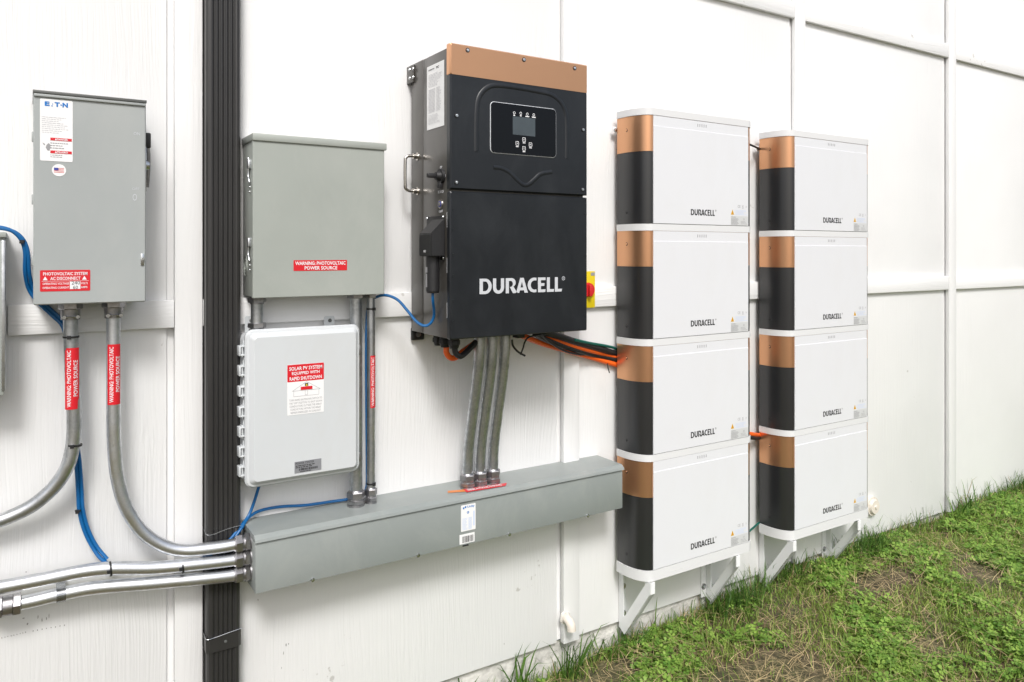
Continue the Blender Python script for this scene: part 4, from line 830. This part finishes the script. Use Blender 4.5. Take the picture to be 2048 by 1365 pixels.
# ================================================================== battery stacks
BD, DB, AX = .160, .030, .051
F0 = 1.8025; F1 = F0+.4785; XL = F0-AX; XR = F1+AX
PITCH, COPH, DKH, BAND = .3957, .1235, .2482, .0240
def plan_shell(g=0., n=14):
    B0 = .066; cs = [(math.cos(R(90*k/n)), math.sin(R(90*k/n))) for k in range(n+1)]      # flat flank to B0, then the rounded corner
    L = [(XL+.002-g, DB)]+[(XL+AX*(1-c)-g*c, B0+(BD-B0)*s+g*s) for c, s in cs]
    Rr = [(XR-AX*(1-c)+g*c, B0+(BD-B0)*s+g*s) for c, s in reversed(cs)]+[(XR-.002+g, DB)]
    return L+Rr
ZT1 = .4700                                     # top of the uppermost copper band, left stack
def make_module():
    t = root('battery_module', 'x', 'battery', ((F0+F1)/2, -.08, ZT1-PITCH+BAND), 'battery modules stacked on the wall')
    zt = ZT1; zc = zt-COPH; zd = zc-DKH
    obj('copper_shell', prism_z(bmesh.new(), plan_shell(), zc+.0004, zt), 'copper', t, .5)
    obj('dark_shell', prism_z(bmesh.new(), plan_shell(), zd, zc-.0004), 'bdark', t, .5)
    bm = bmesh.new(); prism_z(bm, plan_shell(.0030), zd-BAND, zd-.0008)
    obj('white_band', bm, 'bband', t, .5)
    obj('front_panel', loft(bmesh.new(), [(rrect(F0, F1, zd+.0006, zt-.036, .001), BD-.001), (rrect(F0, F1, zd+.0006, zt-.036, .001), BD+.0030), (rrect(F0+.001, F1-.001, zd+.0016, zt-.037, .001), BD+.0038)]), 'bwhite', t, 0)
    obj('top_strip', loft(bmesh.new(), [(rrect(F0, F1, zt-.0362, zt-.0008, .001), BD-.001), (rrect(F0, F1, zt-.0362, zt-.0008, .001), BD+.0022)]), 'bwhite', t, 0)
    xs = W(1403, 300, BD)[0]
    for k in range(5):
        x = xs+(k-2)*.0105; bm = bmesh.new(); loft(bm, [(rrect(x-.0015, x+.0015, zt-.0215, zt-.0105, .0014, 3), BD+.0018), (rrect(x-.0015, x+.0015, zt-.0215, zt-.0105, .0014, 3), BD+.0026)]); obj('indicator_slot', bm, 'inkgrey', t)
    for z in (zt-.046, zd+.040):
        nrm = Vector((-1, -.03, 0)).normalized(); c = Vector((XL+.0012, -.081, z))
        bm = bmesh.new(); acyl(bm, c-nrm*.002, c+nrm*.0006, .0060, .0060, 16); s = obj('screw_hole', bm, 'rubber', t); screw('screw', c+nrm*.0002, nrm, .0040, 'copper' if z > zc else 'rubber', s, 8)
    e = BD+.0042; x0_, x1_ = W(1380, 420, BD)[0], W(1428, 420, BD)[0]; z0_ = zd+.0335; h = .0215
    bm = bmesh.new(); atext(bm, 'DURACELL', Vector((x0_, -e, z0_)), *FR, x1_-x0_, h, 'mark'); registered(bm, x1_+.005, z0_+h-.002, .0032, e); obj('lettering', bm, 'ink', t, 0)
    rx0_, rx1_ = W(1460, 440, BD)[0], F1-.004; wl = rx1_-rx0_
    lab = obj('rating_label', quadf(bmesh.new(), rx0_, rx1_, zd+.003, zd+.036, e-.0002), 'inklight' if False else 'plate_pale', t, 0)
    bm = bmesh.new(); fine_print(bm, Vector((rx0_+.002, -e, zd+.004)), *FR, wl*.45, .024, 7, .5); fine_print(bm, Vector((rx0_+wl*.58, -e, zd+.006)), *FR, wl*.4, .014, 3, .3); ftext(bm, 'DURACELL', rx0_+.002, rx0_+wl*.3, zd+.030, zd+.034, e, .02)
    ftext(bm, 'CE', rx0_+wl*.72, rx0_+wl*.80, zd+.022, zd+.028, e, .02); obj('fine_print', bm, 'inkgrey', lab, 0)
    bm = bmesh.new(); polyf(bm, [(rx0_, zd+.041), (rx0_+.017, zd+.041), (rx0_+.0085, zd+.060)], e); obj('warning_triangle', bm, 'amber', t, 0)
    bm = bmesh.new(); fine_print(bm, Vector((rx0_+.024, -e, zd+.040)), *FR, wl-.026, .020, 5, .35); obj('caution_print', bm, 'pale_blue', t, 0)
    bm = bmesh.new(); ftext(bm, 'CE', rx0_+wl*.40, rx0_+wl*.56, zd+.067, zd+.077, e); line(bm, (rx0_+wl*.66, zd+.077), (rx0_+wl*.74, zd+.069), .0012, e); line(bm, (rx0_+wl*.74, zd+.077), (rx0_+wl*.66, zd+.069), .0012, e); quadf(bm, rx0_+wl*.66, rx0_+wl*.74, zd+.0655, zd+.0675, e); ringf(bm, rx0_+wl*.90, zd+.072, .0045, .0032, e, 3); obj('approval_mark', bm, 'inkgrey', t, 0)
    return t
M['plate_pale'] = mat('pale_label', (.56, .57, .57), .5)
def clone(o, parent=None):
    c = o.copy(); COL.objects.link(c); c.parent = parent
    for ch in o.children: clone(ch, c)
    return c
proto = make_module(); DX, DZ2 = .7508, -.0112
order = ('topmost', 'second from top', 'third from top', 'bottom')
for s in range(2):
    for k in range(4):
        o = proto if (s, k) == (0, 0) else clone(proto)
        o.location = proto.location+Vector((DX*s, 0, DZ2*s-PITCH*k)) if o is not proto else proto.location
        o['label'] = '%s white battery module with copper corner in the %s stack' % (order[k], ('near left', 'far right')[s])
for s, nm in enumerate(('near left', 'far right')):
    off = Vector((DX*s, 0, DZ2*s))
    zb = ZT1-4*PITCH
    t = root('stack_cap', 'white rounded cap on top of the %s battery stack' % nm, 'battery cap', Vector(((F0+F1)/2, -.08, ZT1))+off, 'battery stack caps')
    bm = bmesh.new(); prism_z(bm, [(x+off.x, d) for x, d in plan_shell(.003)], ZT1+.0008+off.z, ZT1+.0245+off.z); obj('cap_shell', bm, 'bband', t, .5)
    t = root('base_tray', 'white rounded tray under the %s battery stack' % nm, 'battery tray', Vector(((F0+F1)/2, -.08, zb))+off, 'battery stack trays')
    bm = bmesh.new(); prism_z(bm, [(x+off.x, d) for x, d in plan_shell(.0030)], zb-.0135+off.z, zb-.0002+off.z); obj('tray_shell', bm, 'bband', t, .5)
    zb2 = zb-.0140+off.z
    for j, (ox, en) in enumerate(((W(1243, 1200, 0)[0]-.013, 'left'), (W(1243, 1200, 0)[0]-.013+.442, 'right'))):
        x = ox+off.x; t = root('wall_bracket', 'white triangular bracket under the %s end of the %s stack' % (en, nm), 'bracket', (x, -.04, zb2-.24), 'brackets under the battery stacks')
        prof = [(.003, zb2-.001), (.168, zb2-.001), (.168, zb2-.040), (.160, zb2-.046), (.032, zb2-.232), (.003, zb2-.214)]
        hole = [(.026, zb2-.005), (.138, zb2-.005), (.140, zb2-.016), (.034, zb2-.168), (.028, zb2-.168)]
        bm = bmesh.new()
        def web(bm, pr, ho, xa, xb):
            A = [[bm.verts.new((xx, -d, z)) for d, z in pr] for xx in (xa, xb)]; H = [[bm.verts.new((xx, -d, z)) for d, z in ho] for xx in (xa, xb)]
            for L_ in (A, H):
                n_ = len(L_[0])
                for k in range(n_): bm.faces.new((L_[0][k], L_[0][(k+1) % n_], L_[1][(k+1) % n_], L_[1][k]))
            for q in (0, 1):
                a_, h_ = A[q], H[q]
                for f in ((a_[0], a_[1], h_[1], h_[0]), (a_[1], a_[2], a_[3], h_[2], h_[1]), (a_[3], a_[4], h_[3], h_[2]), (a_[4], a_[5], h_[4], h_[3]), (a_[5], a_[0], h_[0], h_[4])): bm.faces.new(f)
            bmesh.ops.recalc_face_normals(bm, faces=bm.faces)
        web(bm, prof, hole, x-.0018, x+.0018)
        obj('web_plate', bm, 'bracket', t, .4)
        box('wall_flange', x-.030 if j else x+.0022, x-.0022 if j else x+.030, .0005, .0045, zb2-.214, zb2-.002, 'bracket', t)
        sg = -1 if j else 1
        bm = bmesh.new(); abox(bm, min(x+sg*.0022, x+sg*.018), max(x+sg*.0022, x+sg*.018), .1645, .1685, zb2-.040, zb2-.001); obj('front_flange', bm, 'bracket', t)
        v0, v1 = Vector((x, -.166, zb2-.042)), Vector((x, -.034, zb2-.231)); nn = Vector((0, -(v1-v0).z, (v1-v0).y)).normalized()*-.0018
        bm = bmesh.new(); a_ = [bm.verts.new(p) for p in (v0+Vector((sg*.0022, 0, 0)), v0+Vector((sg*.018, 0, 0)), v1+Vector((sg*.018, 0, 0)), v1+Vector((sg*.0022, 0, 0)))]; bm.faces.new(a_); bmesh.ops.solidify(bm, geom=bm.faces[:], thickness=.003); obj('brace_flange', bm, 'bracket', t)
        for dz in (-.075, -.172):
            c = Vector((x+sg*.017, -.0045, zb2+dz)); bm = bmesh.new(); acyl(bm, c, c+Vector((0, -.002, 0)), .0115, .0115, 20); wsh = obj('washer', bm, 'fitting', t); screw('bolt', c+Vector((0, -.002, 0)), (0, -1, 0), .007, 'zinc', wsh)
    for zr, nn_ in ((W(1226, 262, .006)[1], 'upper'), (ZT1-2*PITCH-.006, 'lower')):
        z = zr+off.z; t = root('mounting_rail', '%s steel rail fixing the %s battery stack to the wall' % (nn_, nm), 'rail', (2.05+off.x, -.01, z), 'rails behind the battery stacks')
        xa, xb = (W(1219.5, 262, .006)[0] if nn_ == 'upper' else XL+.01)+off.x, XR+.028+off.x
        box('bar', xa, xb, .0005, .0285, z-.009, z+.009, 'bracket', t, .002) if False else None
        bm = bmesh.new(); abox(bm, xa, xb, .0195, .0225, z-.012, z+.012, .001); abox(bm, XL+.06+off.x, XR-.06+off.x, .0005, .0192, z-.010, z+.010); obj('bar', bm, 'bracket', t)
        for x in (xa+.011, xb-.011): screw('bolt', (x, -.0226, z), (0, -1, 0), .0075, 'zinc', t)

# ================================================================== small fittings on the wall
ep = P(1130, 1235, .019); t = root('drain_pipe', 'cream plastic elbow pipe poking out at the bottom of the batten', 'pipe', ep)
pts = [Vector((ep.x, -.012, ep.z)), Vector((ep.x, -.030, ep.z-.001)), Vector((ep.x+.001, -.044, ep.z-.007)), Vector((ep.x+.002, -.052, ep.z-.018)), Vector((ep.x+.002, -.054, ep.z-.032))]
obj('elbow', atube(bmesh.new(), spline(pts, 6), .0148, 18), 'pipe', t)
bm = bmesh.new(); acyl(bm, (ep.x, -.0186, ep.z), (ep.x, -.024, ep.z), .021, .016, 14); 
for v in bm.verts: v.co += Vector((random.uniform(-.002, .002), 0, random.uniform(-.003, .003)))
obj('sealant', bm, 'caulk', t)
c = P(1742, 1012, .004); t = root('cleanout_cover', 'round off-white cover cap on the wall right of the batteries', 'cover cap', c)
bm = bmesh.new(); acyl(bm, c+Vector((0, .0035, 0)), c+Vector((0, -.012, 0)), .045, .043, 28); acyl(bm, c+Vector((0, -.012, 0)), c+Vector((0, -.024, 0)), .036, .030, 28); obj('cap_disc', bm, 'pipe', t)
bm = bmesh.new(); acyl(bm, c+Vector((0, -.024, 0)), c+Vector((0, -.030, 0)), .010, .008, 6); obj('cap_plug', bm, 'pipe', t)

# ================================================================== lawn
def blades(name, px, py, h, wd, lean, col, seed, curl=.5, zoff=0.):
    """curved three-face blades: arrays of base x, y, height, width, lean; col (n,3)"""
    r = np.random.default_rng(seed); n = len(px); th = r.uniform(0, 2*np.pi, n); ph = th+r.normal(0, .5, n)+np.pi/2
    dx, dy = np.cos(th), np.sin(th); wx, wy = np.cos(ph)*wd/2, np.sin(ph)*wd/2; pz = ground_z(px, py)-.004+zoff
    V = np.zeros((n, 7, 3))
    for k, (f, b) in enumerate(((0, 0), (.38, .22), (.75, .62))):
        zz = h*f*np.sqrt(np.clip(1-(lean*(.55+.45*f)*(1 if curl > .8 else curl))**2, .004, 1)); off = h*lean*(b)
        if curl > .8: zz = h*(f*np.sqrt(np.clip(1-lean**2, .0, 1))*.7+.05*np.sin(np.pi*f))
        for s, sg in ((0, -1), (1, 1)):
            ta = (1, .95, .62)[k]; V[:, k*2+s, 0] = px+dx*off+sg*wx*ta; V[:, k*2+s, 1] = py+dy*off+sg*wy*ta; V[:, k*2+s, 2] = pz+zz
    V[:, 6, 0] = px+dx*h*lean; V[:, 6, 1] = py+dy*h*lean; V[:, 6, 2] = pz+h*np.sqrt(np.clip(1-lean**2, .002, 1))
    V[:, :, 1] = np.minimum(V[:, :, 1], .012-.0*V[:, :, 1]); V[:, :, 1] = np.where((V[:, :, 2] > SB-.01), np.minimum(V[:, :, 1], -.004), V[:, :, 1])
    base = (np.arange(n)*7)[:, None]
    quads = np.concatenate([base+np.array([[0, 1, 3, 2]]), base+np.array([[2, 3, 5, 4]])]); tris = base+np.array([[4, 5, 6]])
    me = bpy.data.meshes.new(name); nv = n*7; nl = len(quads)*4+len(tris)*3
    me.vertices.add(nv); me.vertices.foreach_set('co', V.reshape(-1)); me.loops.add(nl); me.polygons.add(len(quads)+len(tris))
    me.loops.foreach_set('vertex_index', np.concatenate([quads.reshape(-1), tris.reshape(-1)]).astype(np.int32))
    me.polygons.foreach_set('loop_start', np.concatenate([np.arange(len(quads))*4, len(quads)*4+np.arange(len(tris))*3]).astype(np.int32))
    me.update(calc_edges=True)
    at = me.color_attributes.new('tint', 'FLOAT_COLOR', 'POINT'); cc = np.ones((n, 7, 4)); cc[:, :, :3] = col[:, None, :]; at.data.foreach_set('color', cc.reshape(-1))
    me.polygons.foreach_set('use_smooth', np.ones(len(me.polygons), bool)); me.validate()
    me.materials.append(M['leaf']); o = bpy.data.objects.new(name, me); COL.objects.link(o); return o
def leaf_mat():
    m = bpy.data.materials.new('leaf_tint'); m.use_nodes = True; n = m.node_tree.nodes; l = m.node_tree.links; b = n['Principled BSDF']
    a = n.new('ShaderNodeAttribute'); a.attribute_name = 'tint'; l.new(a.outputs['Color'], b.inputs['Base Color']); b.inputs['Roughness'].default_value = .5; b.inputs['Specular IOR Level'].default_value = .3
    tr = n.new('ShaderNodeBsdfTranslucent'); l.new(a.outputs['Color'], tr.inputs['Color']); ms = n.new('ShaderNodeMixShader'); ms.inputs[0].default_value = .3
    l.new(b.outputs[0], ms.inputs[1]); l.new(tr.outputs[0], ms.inputs[2]); l.new(ms.outputs[0], n['Material Output'].inputs['Surface']); return m
M['leaf'] = leaf_mat()
def patch(x, y, sc, ph):
    return (np.sin(x*sc+ph)*np.cos(y*sc*1.3-ph*2)+.6*np.sin(x*sc*2.3-y*sc*1.7+ph*3)+.4*np.cos(x*sc*4.1+y*sc*3.3+ph))/2
def bare(x, y):                                  # how bare the earth is: one worn patch in the foreground and thin spots
    return np.exp(-(((x-2.02)/.25)**2+((y+.47)/.13)**2))*1.4+.75*np.exp(-(((x-2.95)/.26)**2+((y+.28)/.10)**2))+.7*np.exp(-(((x-1.62)/.25)**2+((y+.12)/.06)**2))+.55*np.exp(-(((x-2.45)/.10)**2+((y+.22)/.07)**2))+.6*np.exp(-(((x-3.35)/.13)**2+((y+.45)/.08)**2))+.5*np.exp(-(((x-2.65)/.12)**2+((y+.62)/.08)**2))
def scatter(n, x0, x1, y0, y1, keep):
    x = rng.uniform(x0, x1, n); y = rng.uniform(y0, y1, n); k = rng.uniform(0, 1, n) < keep(x, y); return x[k], y[k]
def greens(n, a=(.11, .22, .03), b=(.36, .47, .10), dry=.0):
    t_ = rng.uniform(0, 1, (n, 1)); c = np.array(a)*(1-t_)+np.array(b)*t_; d = rng.uniform(0, 1, (n, 1)) < dry
    return np.where(d, np.array((.38, .29, .14))*rng.uniform(.6, 1.15, (n, 1)), c)
x, y = scatter(190000, .7, 5.8, -1.35, .012, lambda x, y: np.clip(.72+.6*patch(x, y, 4, .4)-1.25*bare(x, y), .03, 1))
h = np.clip(rng.gamma(4, .0075, len(x)), .010, .09)*(1+.5*np.clip(patch(x, y, 3, 2.), 0, 1))
tag(blades('lawn_grass', x, y, h, rng.uniform(.0016, .0036, len(x)), rng.uniform(.25, .95, len(x)), greens(len(x), dry=.16), 3), 'short mixed green lawn grass in front of the wall', 'grass', kind='stuff')
x, y = scatter(60000, -2.4, 8, -4.2, -.02, lambda x, y: np.where((x > .8) & (x < 5.7) & (y > -1.3), 0, .9))
tag(blades('outer_grass', x, y, np.clip(rng.gamma(5, .011, len(x)), .02, .12), rng.uniform(.003, .006, len(x)), rng.uniform(.3, .95, len(x)), greens(len(x), dry=.5), 4), 'lawn grass farther out around the foreground patch', 'grass', kind='stuff')
# dry straw lying on the soil
x, y = scatter(18000, .9, 5.2, -1.2, .0, lambda x, y: np.clip(.18+.75*bare(x, y)+.75*np.clip(patch(x, y, 5, 1.3), 0, 1), 0, 1))
c = np.array((.62, .49, .27))*rng.uniform(.5, 1.15, (len(x), 1))
tag(blades('dry_straw', x, y, rng.uniform(.03, .12, len(x)), rng.uniform(.0012, .003, len(x)), rng.uniform(.95, .9995, len(x)), c, 5, .9, .030), 'dry tan straw and dead stems lying on the bare soil', 'straw', kind='stuff')
x, y = scatter(4200, 1.0, 5.6, -.075, .008, lambda x, y: np.clip(.35+.9*patch(x, y*.2, 6, .7)+.25*(x > 2.3), .05, 1))
tag(blades('wall_weeds', x, y, np.clip(rng.gamma(5, .014, len(x)), .02, .15), rng.uniform(.002, .0045, len(x)), rng.uniform(.2, .9, len(x)), greens(len(x), (.05, .13, .02), (.17, .29, .05), .15), 15), 'uneven weeds growing along the foot of the white wall', 'grass', kind='stuff')
# low broad-leaved clover
def clover(name, x, y, seed):
    r = np.random.default_rng(seed); n = len(x); z = ground_z(x, y)+r.uniform(.008, .042, n); L = []
    th = r.uniform(0, 2*np.pi, n); V = []; cols = []
    tilt = r.normal(0, .35, (n, 2)); s = r.uniform(.0055, .012, n)
    for k in range(3):
        a = th+k*2.094; ca, sa = np.cos(a), np.sin(a)
        for (u_, v_) in ((.1, 0), (.75, .62), (1.35, .42), (1.25, 0), (1.35, -.42), (.75, -.62)):
            lx, ly = (u_*ca-v_*sa)*s, (u_*sa+v_*ca)*s; V.append(np.stack([x+lx, y+ly, z+lx*tilt[:, 0]+ly*tilt[:, 1]+(.12*s if abs(v_) > .3 else 0)], -1))
    V = np.stack(V, 1); me = bpy.data.meshes.new(name); nv = n*18
    faces = (np.arange(n)*18)[:, None, None]+np.arange(3)[None, :, None]*6+np.array([[[0, 5, 4, 3, 2, 1]]]); faces = faces.reshape(-1, 6)
    me.vertices.add(nv); me.vertices.foreach_set('co', V.reshape(-1)); me.loops.add(faces.size); me.polygons.add(len(faces))
    me.loops.foreach_set('vertex_index', faces.reshape(-1).astype(np.int32)); me.polygons.foreach_set('loop_start', (np.arange(len(faces))*6).astype(np.int32)); me.update(calc_edges=True)
    at = me.color_attributes.new('tint', 'FLOAT_COLOR', 'POINT'); cc = np.ones((n, 18, 4)); t_ = r.uniform(0, 1, (n, 1, 1)); cc[:, :, :3] = np.array((.10, .22, .03))*(1-t_)+np.array((.31, .47, .09))*t_; at.data.foreach_set('color', cc.reshape(-1)); me.validate()
    me.materials.append(M['leaf']); o = bpy.data.objects.new(name, me); COL.objects.link(o); return o
x, y = scatter(95000, .9, 5.6, -1.3, -.03, lambda x, y: np.clip(.17+1.0*patch(x, y, 5.3, 1.1)+.22*(x > 2.6)-1.3*bare(x, y), .0, .95))
tag(clover('clover_patch', x, y, 6), 'low bright green clover spreading through the lawn', 'clover', kind='stuff')
# taller tufts that can be told apart along the foot of the wall
def tuft(px, py, n, hgt, spread, label, seed, wd=.006, dry=0.):
    x0_, d0_ = T(px, py, -1.40); d0_ = max(d0_, .018); r = np.random.default_rng(seed)
    x = x0_+r.normal(0, spread, n); y = -d0_-np.abs(r.normal(0, spread*.6, n))
    o = blades('grass_tuft', x, y, hgt*r.uniform(.45, 1.05, n), wd*r.uniform(.6, 1.2, n), r.uniform(.2, .85, n), greens(n, (.04, .10, .015), (.10, .20, .03), dry), seed+50)
    return tag(o, label, 'grass tuft', 'tall grass tufts along the wall')
tuft(880, 1362, 16, .15, .03, 'grass tuft at the bottom left end of the visible siding edge', 1)
tuft(1012, 1345, 14, .20, .016, 'tall curled grass blades left of the elbow pipe', 2, .009)
tuft(1138, 1325, 40, .19, .028, 'dense tuft with one tall blade beside the cream elbow pipe', 3)
tuft(1215, 1275, 24, .10, .035, 'low tuft in front of the first white bracket', 4)
tuft(1460, 1215, 220, .15, .09, 'thick dark green tuft beneath the right end of the near battery stack', 5, .004)
tuft(1560, 1165, 90, .10, .07, 'grass growing at the foot of the far stack left bracket', 6, .004)
tuft(1730, 1120, 170, .15, .08, 'bushy tuft against the wall right of the far battery stack', 7, .004)
tuft(1925, 1050, 24, .24, .04, 'tall wispy grass clump against the wall at far right', 8, .006, .1)
tuft(2030, 1000, 80, .16, .09, 'grass clump at the wall by the right edge of the frame', 9, .005)
